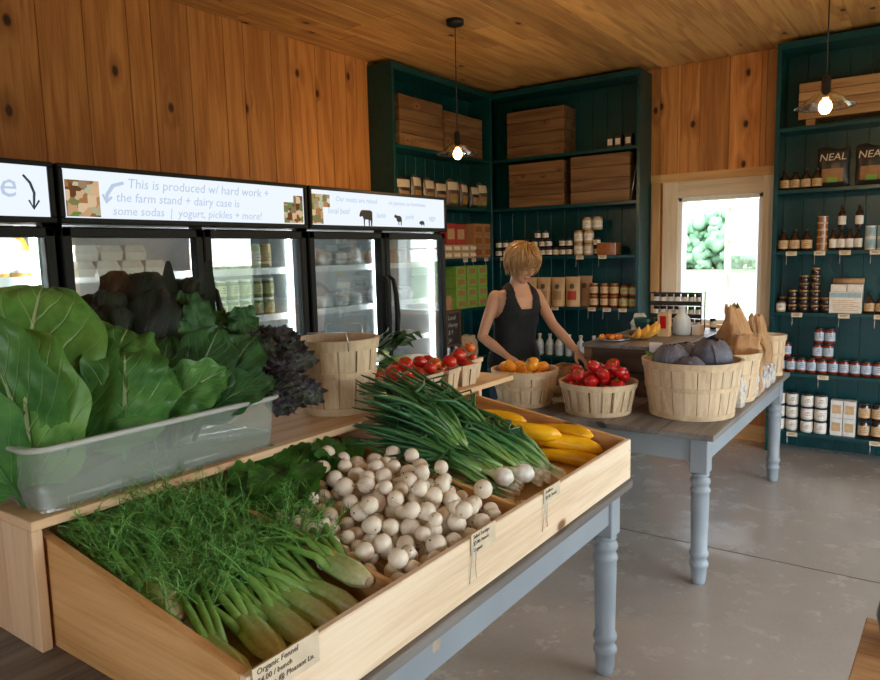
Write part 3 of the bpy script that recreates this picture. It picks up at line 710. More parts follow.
m=MB(); rs=[ring(.005,Hh-.006),ring(.022,Hh-.006),ring(.024,Hh),ring(.022,Hh+.005),ring(.003,Hh+.005),ring(.003,Hh)]
vs=[p for q in rs for p in q]; m.add(vs,[(i*k+j,i*k+(j+1)%k,((i+1)%6)*k+(j+1)%k,((i+1)%6)*k+j) for i in range(6) for j in range(k)],True); obj('tub_rim',m,M['tubrim'],tb)
m=MB(); rs=[ring(-.013,.010),ring(-.008,.045)]; vs=[p for q in rs for p in q]; m.add(vs,[(j,(j+1)%k,k+(j+1)%k,k+j) for j in range(k)]+[tuple(range(k,2*k))],True); obj('water',m,M['water'],tb)
# ---- collards: bunches
zb=1.09
leafthing('collard_bunch','big pale green collard leaves standing upright at the left end of the tub','collard greens',M['collard_b'],[
  LV((2.02,-5.46,zb),(1.93,-5.30,1.60),.17,N=(1,-.55,.3),bulge=.18,ruf=.04,rf=2,cup=-.05,crink=.05,stem=st,curl=.5),
  LV((1.95,-5.48,zb),(1.86,-5.50,1.56),.17,N=(1,-.9,.2),bulge=.12,ruf=.05,rf=2,cup=-.08,crink=.05,stem=st),
  LV((2.12,-5.46,zb),(2.12,-5.46,1.47),.125,N=(1,-.5,.15),bulge=.13,ruf=.05,rf=2.5,cup=.25,crink=.04,stem=st,curl=.3)])
leafthing('collard_bunch','long ribbed collard leaf pair leaning over the near left corner of the tub','collard greens',M['collard'],[
  LV((2.13,-5.44,zb+.05),(2.10,-5.53,1.50),.105,N=(1,-.75,.3),bulge=.12,ruf=.05,rf=3,cup=.28,crink=.04,stem=st),
  LV((2.12,-5.38,zb+.05),(2.03,-5.24,1.44),.095,N=(1,-.75,.3),bulge=.10,ruf=.06,rf=3,cup=.3,crink=.05,stem=st),
  LV((2.12,-5.50,zb),(2.08,-5.66,1.44),.09,N=(1,-.4,.3),bulge=.12,ruf=.06,rf=3,cup=.3,crink=.04,stem=st)])
leafthing('collard_bunch','wide veined collard leaves draped over the middle of the tub','collard greens',M['collard'],[
  LV((2.08,-5.32,zb+.07),(2.16,-5.10,1.36),.115,N=(1,-.55,.55),bulge=.14,ruf=.09,rf=3,cup=-.12,crink=.06,stem=st,curl=.6),
  LV((2.13,-5.24,zb+.05),(2.10,-5.20,1.42),.115,N=(1,-.5,.7),bulge=.20,ruf=.10,rf=3.2,cup=.10,crink=.06,stem=st,curl=.8),
  LV((2.10,-5.30,zb+.1),(1.98,-5.10,1.45),.10,N=(1,-.5,.8),bulge=.22,ruf=.10,rf=4,cup=.10,crink=.06,stem=st,curl=.8),
  LV((2.10,-5.14,zb+.11),(2.20,-4.97,1.30),.075,N=(1,-.6,.5),bulge=.15,ruf=.12,rf=4,cup=.2,crink=.05,stem=st),
  LV((2.05,-5.34,zb+.1),(1.95,-5.23,1.43),.09,N=(.8,-.6,.9),bulge=.2,ruf=.1,rf=4,cup=.1,crink=.05,stem=st,curl=.5)])
leafthing('collard_bunch','dark glossy collard leaves fanned at the right end of the tub','collard greens',M['collard_d'],[
  LV((2.10,-5.06,zb+.06),(2.09,-4.90,1.405),.10,N=(1,-.75,.4),bulge=.14,ruf=.07,rf=3,cup=-.05,crink=.05,stem=st),
  LV((2.12,-5.00,zb+.06),(2.12,-4.80,1.37),.09,N=(1,-.8,.5),bulge=.18,ruf=.09,rf=3,cup=.1,crink=.05,stem=st),
  LV((2.15,-5.02,zb+.08),(2.22,-4.82,1.25),.065,N=(.8,-.5,1),bulge=.16,ruf=.12,rf=4,cup=.15,crink=.05,stem=st),
  LV((2.06,-5.10,zb+.1),(2.02,-5.02,1.385),.085,N=(.9,-.7,.6),bulge=.18,ruf=.1,rf=4,cup=.1,crink=.05,stem=st)])
leafthing('collard_bunch','dark blue-green collard leaves tucked behind the tub centre','collard greens',M['collard_d'],[
  LV((1.98,-5.25,zb+.1),(1.90,-5.10,1.43),.10,N=(.8,-.8,.6),bulge=.2,ruf=.08,rf=3,cup=.1,crink=.05,stem=st),
  LV((1.95,-5.16,zb+.1),(1.94,-4.97,1.41),.10,N=(.8,-.8,.8),bulge=.2,ruf=.08,rf=3,cup=.1,crink=.05,stem=st)])
# ---- dark flat kale standing behind
def paddles(spec,**k):
    r=[]
    for (B,T,W) in spec: r.append(LV(B,(T[0],T[1],T[2]+(.075 if len(spec)>1 else .01)),W*1.3,N=(.9+rnd.uniform(-.3,.3),-.9,.3),bulge=.16,ruf=.10,rf=6,cup=-.35,crink=.15,ex=.45,curl=1.1,nu=12,nv=22,stem=st,**k))
    return r
leafthing('dark_kale_bunch','bumpy blackish kale leaves standing upright at the back of the tub','kale',M['dino'],paddles([
  ((1.92,-5.12,zb),(1.86,-5.13,1.50),.075),((1.95,-5.06,zb),(1.93,-5.00,1.50),.075),((1.90,-5.02,zb),(1.86,-4.98,1.55),.065),
  ((1.96,-5.00,zb),(1.97,-4.92,1.46),.065),((1.90,-4.96,zb),(1.86,-4.84,1.49),.07),((1.93,-5.16,zb),(1.92,-5.18,1.46),.07),((1.86,-4.93,zb),(1.82,-4.80,1.52),.05)]))
leafthing('bronze_kale_leaf','brown-tinged rounded kale leaf sticking up above the dark kale','kale',M['bronze'],paddles([((1.84,-5.08,zb),(1.80,-5.03,1.615),.062)]))
leafthing('dark_kale_leaf','narrow pointed dark green leaf standing behind the kale, left one','kale',M['dino'],[LV((1.86,-4.92,zb),(1.80,-4.86,1.60),.036,bulge=.08,ruf=.05,rf=3,cup=.2,nu=8,stem=st)])
leafthing('dark_kale_leaf','narrow pointed dark green leaf standing behind the kale, right one','kale',M['dino'],[LV((1.88,-4.86,zb),(1.80,-4.71,1.60),.04,bulge=.08,ruf=.05,rf=3,cup=.2,nu=8,stem=st)])
# ---- curly kale: tight frilled leaves
def frill(mb,B,T,N,W,seed,freq=9,amp=.26,nu=20,nv=80):
    B=V(B);T=V(T);ax=T-B;L=ax.length;d=ax/L;N=V(N).normalized();side=d.cross(N).normalized();nn=side.cross(d)
    rr=random.Random(seed); p1,p2=rr.uniform(0,6),rr.uniform(0,6); b=rr.uniform(.1,.2)
    def fn(u,v):
        s=(u-.5)*2;e=abs(s); a=abs(sin(pi*min(1,v*.88+.11)))**.4
        w=W*max(a,.03); c=B+ax*v+nn*(b*L*sin(pi*v*.9))
        off=amp*W*e**1.6*(sin(freq*2*pi*v+p1+2*s)+.5*sin(freq*1.37*2*pi*v+p2-3*s))+W*.25*e*e
        al=.15*W*e**1.5*cos(freq*2*pi*v+p1+2*s)
        q=V((c.x*18,c.y*18,c.z*18+s*2))
        return c+side*(s*w*.8+.10*W*NZ.noise(q*2)*e)+nn*off+d*al+nn*(.12*W*NZ.noise(q*3))
    mb.grid(fn,nu,nv); mb.tube([B-d*.06,B,B+ax*.5,B+ax*.9],[.005,.005,.003,.001],6)
def frillthing(name,label,mat,spec,W,freq=8):
    m=MB()
    for i,(B,T,N) in enumerate(spec): frill(m,B,T,N,W*rnd.uniform(.85,1.15),i*7+len(label),freq)
    return tag(obj(name,m,mat),label,'kale')
sp=[]
rr=random.Random(5)
for i in range(11):
    a=i/10; sp.append(((1.97+rr.uniform(-.04,.05),-4.93+.2*a,zb+.14),(1.98+rr.uniform(-.06,.06),-4.92+.30*a+rr.uniform(-.02,.02),1.49-.13*a*a+rr.uniform(-.04,.01)),(1,-.8+rr.uniform(-.5,.5),.6)))
frillthing('curly_kale_bunch','green curly kale bunch rising behind the collards at the right of the tub',M['kale'],sp,.075,7)
sp=[]
for i in range(22):
    a=i/21; B=(2.06+rr.uniform(-.06,.05),-4.84+rr.uniform(-.03,.03),1.24)
    ang=-.9+2.6*a
    T=(2.13+rr.uniform(-.08,.06),-4.79+.16*max(.1,sin(ang+.6))+rr.uniform(-.02,.02),1.26+.12*cos(ang)+rr.uniform(-.02,.02)-.02)
    sp.append((B,T,(1,-.5+rr.uniform(-.5,.5),.5+rr.uniform(-.3,.3))))
for i in range(4): sp.append(((2.16,-4.80,1.25),(2.22+rr.uniform(-.02,.02),-4.78+.05*i,1.13+.01*i),(1,-.5,.2)))
frillthing('red_kale_bunch','purple-black frilly kale bunch spilling over the right end of the tub',M['redkale'],sp,.050,7)

# ================================================================ FENNEL
def fennel(seed,B,ang,tilt,L=.40,bs=.027):
    """bulb at B (root end), stalks run along the direction ang/tilt"""
    rr=random.Random(seed); B=V(B); d=V((cos(ang)*cos(tilt),sin(ang)*cos(tilt),sin(tilt))); sd=d.cross(V((0,0,1))).normalized(); up=sd.cross(d)
    t=thing('fennel_bunch','','fennel',tuple(B)); q=Matrix((sd,up,d)).transposed().to_4x4()
    m=MB()
    pr=[(.006,-.004),(.013,0),(bs*.75,.015),(bs,.045),(bs*1.0,.085),(bs*.95,.12),(bs*.9,.15),(bs*.6,.175)]
    def fn(u,v):
        a=2*pi*u; i=v*(len(pr)-1); k=min(int(i),len(pr)-2); f=i-k; r=pr[k][0]*(1-f)+pr[k+1][0]*f; z=pr[k][1]*(1-f)+pr[k+1][1]*f
        r*=1+.13*sin(6*a+2*v)*min(1,v*3); return (r*cos(a)*1.15,r*sin(a)*.85,z)
    m.grid(fn,24,14,M=q)
    obj('fennel_bulb',m,M['fennelbulb'],t)
    m=MB(); m.lathe([(.0,-.010),(.009,-.009),(.012,-.002),(.010,.004)],10,q); obj('root_end',m,M['root'],t)
    sm=MB(); fm=MB()
    for k in range(5):
        a=(k-2)*.12+rr.uniform(-.06,.06); l=L*rr.uniform(.8,1.1)
        p0=B+d*.11+sd*(k-2)*.011; pts=[p0]
        dd=(d*cos(a)+sd*sin(a)+up*rr.uniform(-.0,.16)).normalized()
        for i in range(1,7): pts.append(p0+dd*(l*i/6)+up*(.05*sin(i/6*2.2))*rr.uniform(.6,1.2)-V((0,0,.04*(i/6)**2)))
        sm.tube([p-B for p in pts],[.012,.0095,.008,.0065,.005,.004,.0025],7)
        # feathery fronds: side ribs with threads
        for i in range(15):
            f=.28+.72*i/14; ii=f*6; kk=min(int(ii),5); fr=ii-kk; p=pts[kk]*(1-fr)+pts[kk+1]*fr
            b=(dd*rr.uniform(.1,1)+sd*rr.uniform(-1.2,1.2)+up*rr.uniform(.05,1.1)).normalized(); bl=rr.uniform(.07,.16)
            drop=rr.uniform(.15,.5)
            rib=[p-B+b*(bl*s)-V((0,0,drop*bl*s*s)) for s in(0,.33,.66,1)]
            fm.r=rr.uniform(.55,1); fm.tube(rib,[.0013,.0011,.0008,.0004],3,cap=False)
            for jn in range(20):
                s=.08+.92*jn/19; ix=s*3; k3=min(int(ix),2); g=ix-k3; c0=rib[k3]*(1-g)+rib[k3+1]*g
                fm.r=rr.random()**1.3; w=V((rr.gauss(0,1),rr.gauss(0,1),rr.gauss(0,1)))*.55+b*.7; w.normalize(); tl=rr.uniform(.014,.04)
                s_=w.cross(V((rr.gauss(0,1),rr.gauss(0,1),rr.gauss(0,1)))).normalized()
                fm.ribbon([c0,c0+w*tl*.5,c0+w*tl+V((0,0,-tl*.25))],[.0007,.0006,.0002],s_)
    for mm_ in(sm,fm):
        vv=[]
        for v in mm_.v:
            x,y,z=v[0]+B.x,v[1]+B.y,v[2]+B.z
            if y<-5.462: y=-5.462+(y+5.462)*.05
            if y>-5.078: y=-5.078+(y+5.078)*.06
            if z<zf(x)+.004: z=zf(x)+.004
            vv.append((x-B.x,y-B.y,z-B.z))
        mm_.v=vv
    obj('stalks',sm,M['stalk'],t); obj('fronds',fm,M['frond'],t)
    m=MB(); cc=V((0,0,0))+d*.145
    m.tube([cc+sd*(.032*cos(a))+up*(.020*sin(a)) for a in [2*pi*i/14 for i in range(15)]],.0014,5); obj('twist_tie',m,M['twist'],t)
    return t
FN=[(2.80,-5.43,3.02,.12,'fennel bunch nearest the left side board, its green ribbed base low against the bin front'),
    (2.795,-5.345,2.92,.13,'fennel bunch with the round bulb end facing out, between its two neighbours'),
    (2.805,-5.27,3.05,.14,'fennel bunch with stalks fanned wide, third from the left end of the bin'),
    (2.80,-5.195,3.16,.15,'fennel bunch with slim ribbed base, fourth from the left end of the bin'),
    (2.80,-5.125,3.26,.17,'fennel bunch lying against the wooden divider beside the turnips'),]
for i,(x,y,a,ti,l) in enumerate(FN):
    f_=fennel(i*3+1,(x,y,zf(x)+.036),a,ti); f_['label']=l
f_=fennel(31,(2.70,-5.14,zf(2.70)+.085),pi+.9,.05,L=.30); f_['label']='fennel bunch laid on top, white root end pointing right at the divider'
f_.rotation_euler=(0,0,-1.05); f_.location=(2.80,-5.085,zf(2.8)+.085)
for i,(x,y,a,l) in enumerate([(2.58,-5.41,3.0,'fennel fronds bunch filling the back left corner of the bin'),(2.60,-5.30,3.1,'fennel fronds bunch heaped behind the left bulbs'),(2.58,-5.16,3.2,'fennel fronds bunch heaped beside the divider'),(2.47,-5.24,3.1,'fennel fronds bunch topmost against the riser'),(2.44,-5.38,3.1,'fennel fronds bunch pressed into the corner under the clear tub')]):
    f_=fennel(50+i*5,(x,y,zf(x)+.045),a,.22,L=.24,bs=.028); f_['label']=l

# ================================================================ TURNIPS
class Heap:
    def __init__(s,floor,inside): s.f=floor; s.ins=inside; s.b=[]
    def drop(s,x,y,r):
        z=s.f(x,y)+r
        for (a,b,c,q) in s.b:
            d2=(a-x)**2+(b-y)**2; R2=(r+q)**2
            if d2<R2: z=max(z,c+sqrt(R2-d2)*.97)
        return z
    def place(s,r,gen,tries=30,prefer=lambda x,y,z:z):
        best=None
        for _ in range(tries):
            x,y=gen()
            if not s.ins(x,y,r): continue
            z=s.drop(x,y,r); k=prefer(x,y,z)
            if best is None or k<best[0]: best=(k,x,y,z)
        if best is None: return None
        _,x,y,z=best; s.b.append((x,y,z,r)); return (x,y,z)
rr=random.Random(12)
YA,YB=-5.045,-4.515
hp=Heap(lambda x,y: zf(x)+.015+.035*max(0,min(1,(2.84-x)/.3)), lambda x,y,r: X0+.1<x<X1-.02-r and YA+r<y<YB-r)
proto=MB().ball((0,0,0),1,16,11,(1,1,.93)); 
tm=MB(); tm.lathe([(.0,.88),(.07,.91),(.09,.97),(.07,1.03),(.0,1.03)],8)
tl=MB(); tl.tube([(0,0,-.9),(.08,.05,-1.25),(-.1,.1,-1.8),(.25,.0,-2.5),(.1,.2,-3.1)],[.10,.05,.035,.02,.01],5)
ms_t,ms_r=proto.mesh('turnip'),tl.mesh('turnip_root'); ms_s=tm.mesh('leaf_scar')
for me,k in((ms_t,'turnip'),(ms_r,'root'),(ms_s,'calyx')): me.materials.append(M[k])
cents=[(2.82,-5.0),(2.79,-4.88),(2.80,-4.76),(2.78,-4.64),(2.70,-4.98),(2.68,-4.84),(2.66,-4.72),(2.64,-4.60),(2.56,-4.93),(2.54,-4.80),(2.52,-4.68),(2.50,-4.58),(2.42,-4.82),(2.38,-4.68),(2.44,-5.0),(2.72,-4.76),(2.58,-4.74)]
rimtext=['at the front corner by the divider','at the front by the label','along the front board','at the front next to the scallions','against the divider, second row','in the middle, second row','right of centre, second row','beside the scallions, second row','left side, third row','centre, third row','right of the centre, third row','under the scallion roots','at the back left by the greens','at the back under the onion tops','small roots lying on the divider','on top at the front of the heap','on top at the peak of the heap']
for ci,(cx,cy) in enumerate(cents):
    t=thing('turnip_bunch','bunch of round white turnips, '+rimtext[ci],'turnips',(cx,cy,zf(cx)+.05),group=None)
    o0=V(t.location); nb=10 if ci!=14 else 6
    for k in range(nb):
        r=rr.uniform(.018,.028) if ci!=14 else rr.uniform(.012,.016)
        p=hp.place(r,lambda: (rr.gauss(cx,.05),rr.gauss(cy,.05)),14)
        if not p: continue
        o=bpy.data.objects.new('turnip',ms_t); C.objects.link(o); o.parent=t; o.location=V(p)-o0; o.scale=(r,r,r)
        o.rotation_euler=(rr.uniform(-.5,2.2),rr.uniform(-1.2,1.2),rr.uniform(0,6.3))
        for me,nm in((ms_r,'root_tail'),(ms_s,'leaf_scar')):
            if nm=='root_tail' and rr.random()<.4: continue
            c_=bpy.data.objects.new(nm,me); C.objects.link(c_); c_.parent=o
    if cx<2.45:
        m=MB()
        for k in range(4):
            a=rr.uniform(2.2,4.0); l=rr.uniform(.14,.2); bx,by=cx-.02,cy+rr.uniform(-.04,.04)
            ex=max(bx+l*cos(a),X0+.03); ey=min(max(by+l*sin(a),YA+.02),YB-.02)
            leaf(m,V((bx,by,zf(bx)+.06))-o0,V((ex,ey,zf(ex)+rr.uniform(.06,.11)))-o0,(.4,-.3,1),rr.uniform(.035,.055),bulge=.18,ruf=.16,rf=5,cup=.1,crink=.08,stem=(.03,.003),nu=8,nv=12)
        obj('greens',m,M['turnleaf'],t)
# leafy tops heaped at the back left of the compartment
def gheap(label,spec):
    m=MB()
    for (B,T,W) in spec: leaf(m,B,T,(.55,-.55,.8),W,bulge=.16,ruf=.15,rf=4,cup=.05,crink=.08,stem=(.03,.004),nu=10,nv=14)
    tag(obj('turnip_greens',m,M['turnleaf']),label,'turnip greens')
gheap('large lobed turnip greens lying over the divider end beside the fennel',[
  ((2.42,-4.90,.97),(2.40,-5.02,.945),.05),((2.36,-4.86,1.0),(2.46,-4.985,.93),.055),((2.30,-4.88,1.0),(2.36,-5.03,.985),.055),((2.34,-4.80,1.01),(2.42,-4.92,.97),.05),((2.26,-4.9,.99),(2.27,-5.04,1.01),.05)])
gheap('turnip greens heaped at the back of the bin beneath the tub and basket',[
  ((2.30,-4.85,.97),(2.24,-4.70,1.03),.05),((2.32,-4.75,.98),(2.25,-4.60,1.02),.05),((2.25,-4.9,.97),(2.22,-4.80,1.045),.05),((2.28,-4.66,.98),(2.33,-4.78,1.03),.045),((2.34,-4.62,.96),(2.26,-4.55,1.02),.04),((2.24,-4.98,.96),(2.2,-4.88,1.02),.045)])

# ================================================================ SCALLIONS, ONIONS
def leafpath(rr,B,E,h,kink=.03):
    B=V(B);E=V(E); pts=[]; k1=V((rr.gauss(0,kink),rr.gauss(0,kink),0)); n=7
    for i in range(n+1):
        s=i/n; p=B*(1-s)+E*s; p.z+=h*sin(pi*s)*.9+ (0); p+=k1*sin(pi*s); pts.append(p)
    return pts
def scallions(label,B,E,n,seed,h=.05,spread=.05,bulb=.008,bulbs=True,name='scallion_bunch',r0=.0056):
    rr=random.Random(seed); t=thing(name,label,'scallions',B); o0=V(B); m=MB(); bm=MB(); B=V(B);E=V(E); d=(E-B).normalized(); sd=d.cross(V((0,0,1))).normalized()
    for k in range(n):
        b=sd*rr.gauss(0,.016)+V((0,0,abs(rr.gauss(0,.010)))); 
        if bulbs:
            q=Matrix.Translation(b)@d.to_track_quat('Z','Y').to_matrix().to_4x4()
            bm.lathe([(.001,-.012),(bulb*.7,-.008),(bulb,0),(bulb*.8,.012),(bulb*.55,.03),(bulb*.5,.06)],8,q)
        for j in range(3):
            e=(E-B)*rr.uniform(.72,1.12)+sd*rr.gauss(0,spread)+V((0,0,rr.uniform(-.02,.045)))
            pts=leafpath(rr,b+d*.05,e,h*rr.uniform(.5,1.3),.018)
            if rr.random()<.22:
                kk=rr.randint(4,6)
                for i in range(kk,len(pts)): pts[i]=pts[kk-1]+(pts[i]-pts[kk-1])*.4+sd*rr.choice((-1,1))*.03*(i-kk+1)+V((0,0,.012))
            r=r0*rr.uniform(.75,1.3)
            m.tube(pts,[r*.85,r,r*1.1,r*1.15,r*1.1,r,r*.8,r*.3],5)
    obj('leaves',m,M['scallion'],t)
    if bulbs: obj('white_bulbs',bm,M['onionbulb'],t)
    return t
SC=[((2.73,-4.33),(2.33,-4.53),'left of the heap, leaf tips under the big basket'),((2.72,-4.27),(2.28,-4.46),'second from the left in the heap'),((2.70,-4.21),(2.26,-4.38),'third from the left in the heap'),
    ((2.74,-4.16),(2.27,-4.29),'middle of the heap'),((2.72,-4.10),(2.28,-4.20),'right of the middle of the heap'),((2.74,-4.09),(2.32,-4.24),'nearest the yellow squash'),((2.77,-4.05),(2.38,-4.17),'fanned flat beside the squash')]
for i,(b,e,l) in enumerate(SC):
    z0=zf(b[0])+.02; scallions('green scallion bunch '+l,(b[0],b[1],z0),(e[0],e[1],zf(e[0])+.13+.02*(i in(1,2,3,4))),14,i*11+3,h=.05)
for i,(b,e,l) in enumerate([((2.60,-4.30),(2.24,-4.33),'piled highest, tips folded over the riser edge'),((2.58,-4.22),(2.24,-4.40),'piled on top, tips toward the basket'),((2.60,-4.14),(2.24,-4.20),'piled on top, tips toward the tomato boxes'),((2.56,-4.26),(2.28,-4.48),'crossing on top toward the left')]):
    scallions('green scallion bunch '+l,(b[0],b[1],zf(b[0])+.075),(e[0],e[1],zf(e[0])+.24),14,i*17+90,h=.045,spread=.06,bulbs=True)
# fat white onions at the front
rr=random.Random(9)
for i,(x,y,r,l) in enumerate([(2.715,-4.345,.031,'white fresh onion bulb at the front of the scallions, left of its twin'),(2.745,-4.265,.031,'white fresh onion bulb at the front of the scallions, right of its twin'),(2.77,-4.42,.024,'small white onion bulb against the front board near the turnips'),(2.79,-4.36,.016,'tiny pale onion bulb between the larger onions')]):
    t=thing('fresh_onion',l,'onion',(x,y,zf(x)+r+.004+(.055 if r>.03 else .012))); d=V((-.75,-.45,.25)).normalized(); q=d.to_track_quat('Z','Y').to_matrix().to_4x4()
    m=MB().lathe([(.001,-r*1.02),(r*.3,-r*.97),(r*.8,-r*.6),(r,0),(r*.85,r*.6),(r*.45,r*1.1),(r*.28,r*1.6),(r*.22,r*2.4)],18,q); obj('bulb',m,M['onionbulb'],t)
    m=MB()
    for k in range(7):
        a=rr.uniform(0,6.28); p=q@V((.15*r*cos(a),.15*r*sin(a),-r)); p2=q@V((.9*r*cos(a),.9*r*sin(a),-r*1.5)); p3=q@V((1.3*r*cos(a+.5),1.3*r*sin(a),-r*1.2)); m.tube([p,p2,p3],[.0007,.0005,.0003],3)
    obj('root_hairs',m,M['root'],t)
    m=MB()
    for k in range(3):
        p=d*r*2.2; m.tube([p,p+d*.08+V((0,rr.uniform(-.02,.02),.02)),p+d*.17+V((rr.uniform(-.02,.02),rr.uniform(-.04,.04),.02))],[r*.2,r*.16,r*.05],6)
    obj('leaves',m,M['scallion'],t)

# ================================================================ SQUASH
def squash(label,B,E,r,seed,bend=.02):
    B=V(B);E=V(E); t=thing('yellow_squash',label,'squash',tuple(B)); d=(E-B); L=d.length; d/=L; sd=d.cross(V((0,0,1))).normalized()
    m=MB(); pts=[];rd=[]
    for i in range(15):
        s=i/14; pts.append(d*(L*s)+sd*(bend*sin(pi*s))); rd.append(r*min(1,(1-(1-s*3.2)**2)**.5 if s<.3 else 1)*(1-.42*max(0,s-.45)/.55)*(1 if s<.97 else .55) if s>0 else r*.1)
    m.tube(pts,rd,16); obj('squash_body',m,M['squash'],t)
    m=MB(); e=pts[-1]; m.tube([e-d*.004,e+d*.012,e+d*.026],[r*.42,r*.26,r*.30],7); obj('stem',m,M['calyx'],t)
    return t
def zq(x,r): return zf(x)+r
squash('yellow squash nearest the front board, lying under the others',(2.83,-3.80,zq(2.83,.027)),(2.60,-3.93,zq(2.6,.025)),.030,1)
squash('yellow squash long and fat in the middle of the squash pile',(2.80,-3.76,zq(2.8,.027)+.034),(2.56,-3.90,zq(2.56,.03)+.034),.034,2,.015)
squash('yellow squash lying along the right side board',(2.76,-3.725-.03,zq(2.76,.026)+.075),(2.52,-3.80,zq(2.52,.026)+.040),.029,3)
squash('yellow squash at the back, half under the scallion leaves',(2.68,-3.86,zq(2.68,.027)+.075),(2.44,-3.99,zq(2.44,.026)+.07),.032,4,-.01)
squash('yellow squash with only its tip showing farthest back',(2.50,-3.80,zq(2.50,.026)+.06),(2.27,-3.93,zq(2.27,.024)+.05),.028,5)
squash('yellow squash lowest behind the scallion bunch, mostly hidden',(2.60,-3.93,zq(2.6,.026)+.02),(2.36,-4.03,zq(2.36,.026)+.02),.026,6)
# ================================================================ BASKETS
def basket(name,label,loc,rb,rt,h,n=18,mid=True,handle=False,gap=.10,grp=None,rz=0.):
    t=thing(name,label,'basket',loc,rz,grp); T_=.0035
    m=MB(); rr=random.Random(int(rb*1e4)+int(abs(loc[0])*100))
    for k in range(n):                       # upright splints
        m.r=rr.random(); a0=2*pi*k/n; w=2*pi/n*(1-gap)/2; f=rr.uniform(.0,.002)
        vs=[];q=4
        for i in range(q+1):
            s=i/q; r=rb+(rt-rb)*s**.85+f
            for (da) in(-w,-w/3,w/3,w):
                vs.append(((r)*cos(a0+da),(r)*sin(a0+da),h*s))
            for (da) in(w,w/3,-w/3,-w): vs.append(((r-T_)*cos(a0+da),(r-T_)*sin(a0+da),h*s))
        fs=[(i*8+j,i*8+(j+1)%8,(i+1)*8+(j+1)%8,(i+1)*8+j) for i in range(q) for j in range(8)]
        fs.append(tuple(range(8))[::-1]); fs.append(tuple(q*8+j for j in range(8)))
        m.add(vs,fs)
    for k in range(n//2):                    # inner layer seen through the gaps
        m.r=rr.random(); a0=2*pi*(k+.25)/(n//2); w=2*pi/(n//2)*.47; vs=[]
        for s in(0,.5,1):
            r=rb+(rt-rb)*s**.85-T_*1.3
            for i in range(7): vs.append((r*cos(a0-w+2*w*i/6),r*sin(a0-w+2*w*i/6),h*s))
        m.add(vs,[(j*7+i,j*7+i+1,(j+1)*7+i+1,(j+1)*7+i) for j in range(2) for i in range(6)])
    obj('splint_wall',m,M['splint'],t)
    def hoop(r0,r1,z0,z1,th=.004):
        return MB().lathe([(r0,z0),(r0+th,z0),(r1+th,z1),(r1,z1),(r0,z0)],48,cap=False,smooth=False)
    R_=lambda z: rb+(rt-rb)*(z/h)**.85
    zh=.028 if h<.2 else .034
    obj('rim_hoop',hoop(R_(h-zh)+.001,rt+.002,h-zh,h+.002,.005),M['hoop'],t)
    obj('inner_rim_hoop',MB().lathe([(rt-.010,h-zh),(rt-.0045,h-zh),(rt-.0035,h+.002),(rt-.009,h+.002),(rt-.010,h-zh)],48,cap=False,smooth=False),M['hoop'],t)
    if mid: obj('middle_hoop',hoop(R_(h*.5)+.001,R_(h*.5+.022)+.001,h*.5,h*.5+.022),M['hoop'],t)
    obj('base_hoop',hoop(R_(.001)+.001,R_(.026)+.001,.001,.026),M['hoop'],t)
    obj('base',MB().cyl((0,0,.006),rb-.005,.010,32),M['hoop'],t)
    if handle:
        for s in(-1,1):
            m=MB(); m.tube([(s*rt,-.07,h-.03),(s*(rt+.012),-.07,h+.01),(s*(rt+.012),-.065,h+.035),(s*(rt+.012),.065,h+.035),(s*(rt+.012),.07,h+.01),(s*rt,.07,h-.03)],.0022,6); obj('wire_handle',m,M['staple'],t)
    return t
basket('splint_basket','tall empty pale splint basket on the plank riser beside the red kale',(2.035,-4.36,1.0505),.122,.148,.262,14,handle=True,rz=-1.0)
OB=(1.90,-2.71,.7505); basket('splint_basket','whitish splint basket of orange tomatoes in front of the shop worker',OB,.145,.185,.20,18)
TB=(2.335,-2.70,.7505); basket('splint_basket','shallow splint basket heaped with red peppers on the far table',TB,.165,.200,.165,20,mid=False,gap=.32)
GB=(2.765,-2.50,.7505); basket('splint_basket','large round bushel basket at the table corner holding purple cabbages',GB,.205,.245,.285,24,gap=.06)
basket('splint_basket','second bushel basket hidden behind the one with purple cabbages',(2.80,-2.03,.7505),.17,.205,.27,20)
basket('splint_basket','small splint basket at the window end of the far table behind the paper bags',(2.885,-1.12,.7505),.075,.095,.27,12)

def heap_items(protos,center,zfloor,rin,sizes,n,labels,group=None,seed=1,bowl=.02,rotate=True,sq=.9,minz=None):
    """drop round things into a round basket"""
    rr=random.Random(seed); cx,cy=center
    H_=Heap(lambda x,y: zfloor+bowl*(((x-cx)**2+(y-cy)**2)/rin**2), lambda x,y,r: sqrt((x-cx)**2+(y-cy)**2)<rin-r)
    out=[]
    for i in range(n):
        r=rr.uniform(*sizes)
        def g():
            a=rr.uniform(0,6.283);q=rin*sqrt(rr.random()); return cx+q*cos(a),cy+q*sin(a)
        p=H_.place(r,g,30)
        if not p: continue
        out.append((p,r))
    res=[]
    for i,(p,r) in enumerate(out):
        pr=protos[rr.randrange(len(protos))]
        o=pr.put(p,0,labels(p,i) if callable(labels) else labels,group,rot=(rr.uniform(-.7,.7),rr.uniform(-.7,.7),rr.uniform(0,6.3)) if rotate else None,sc=r)
        res.append(o)
    return res
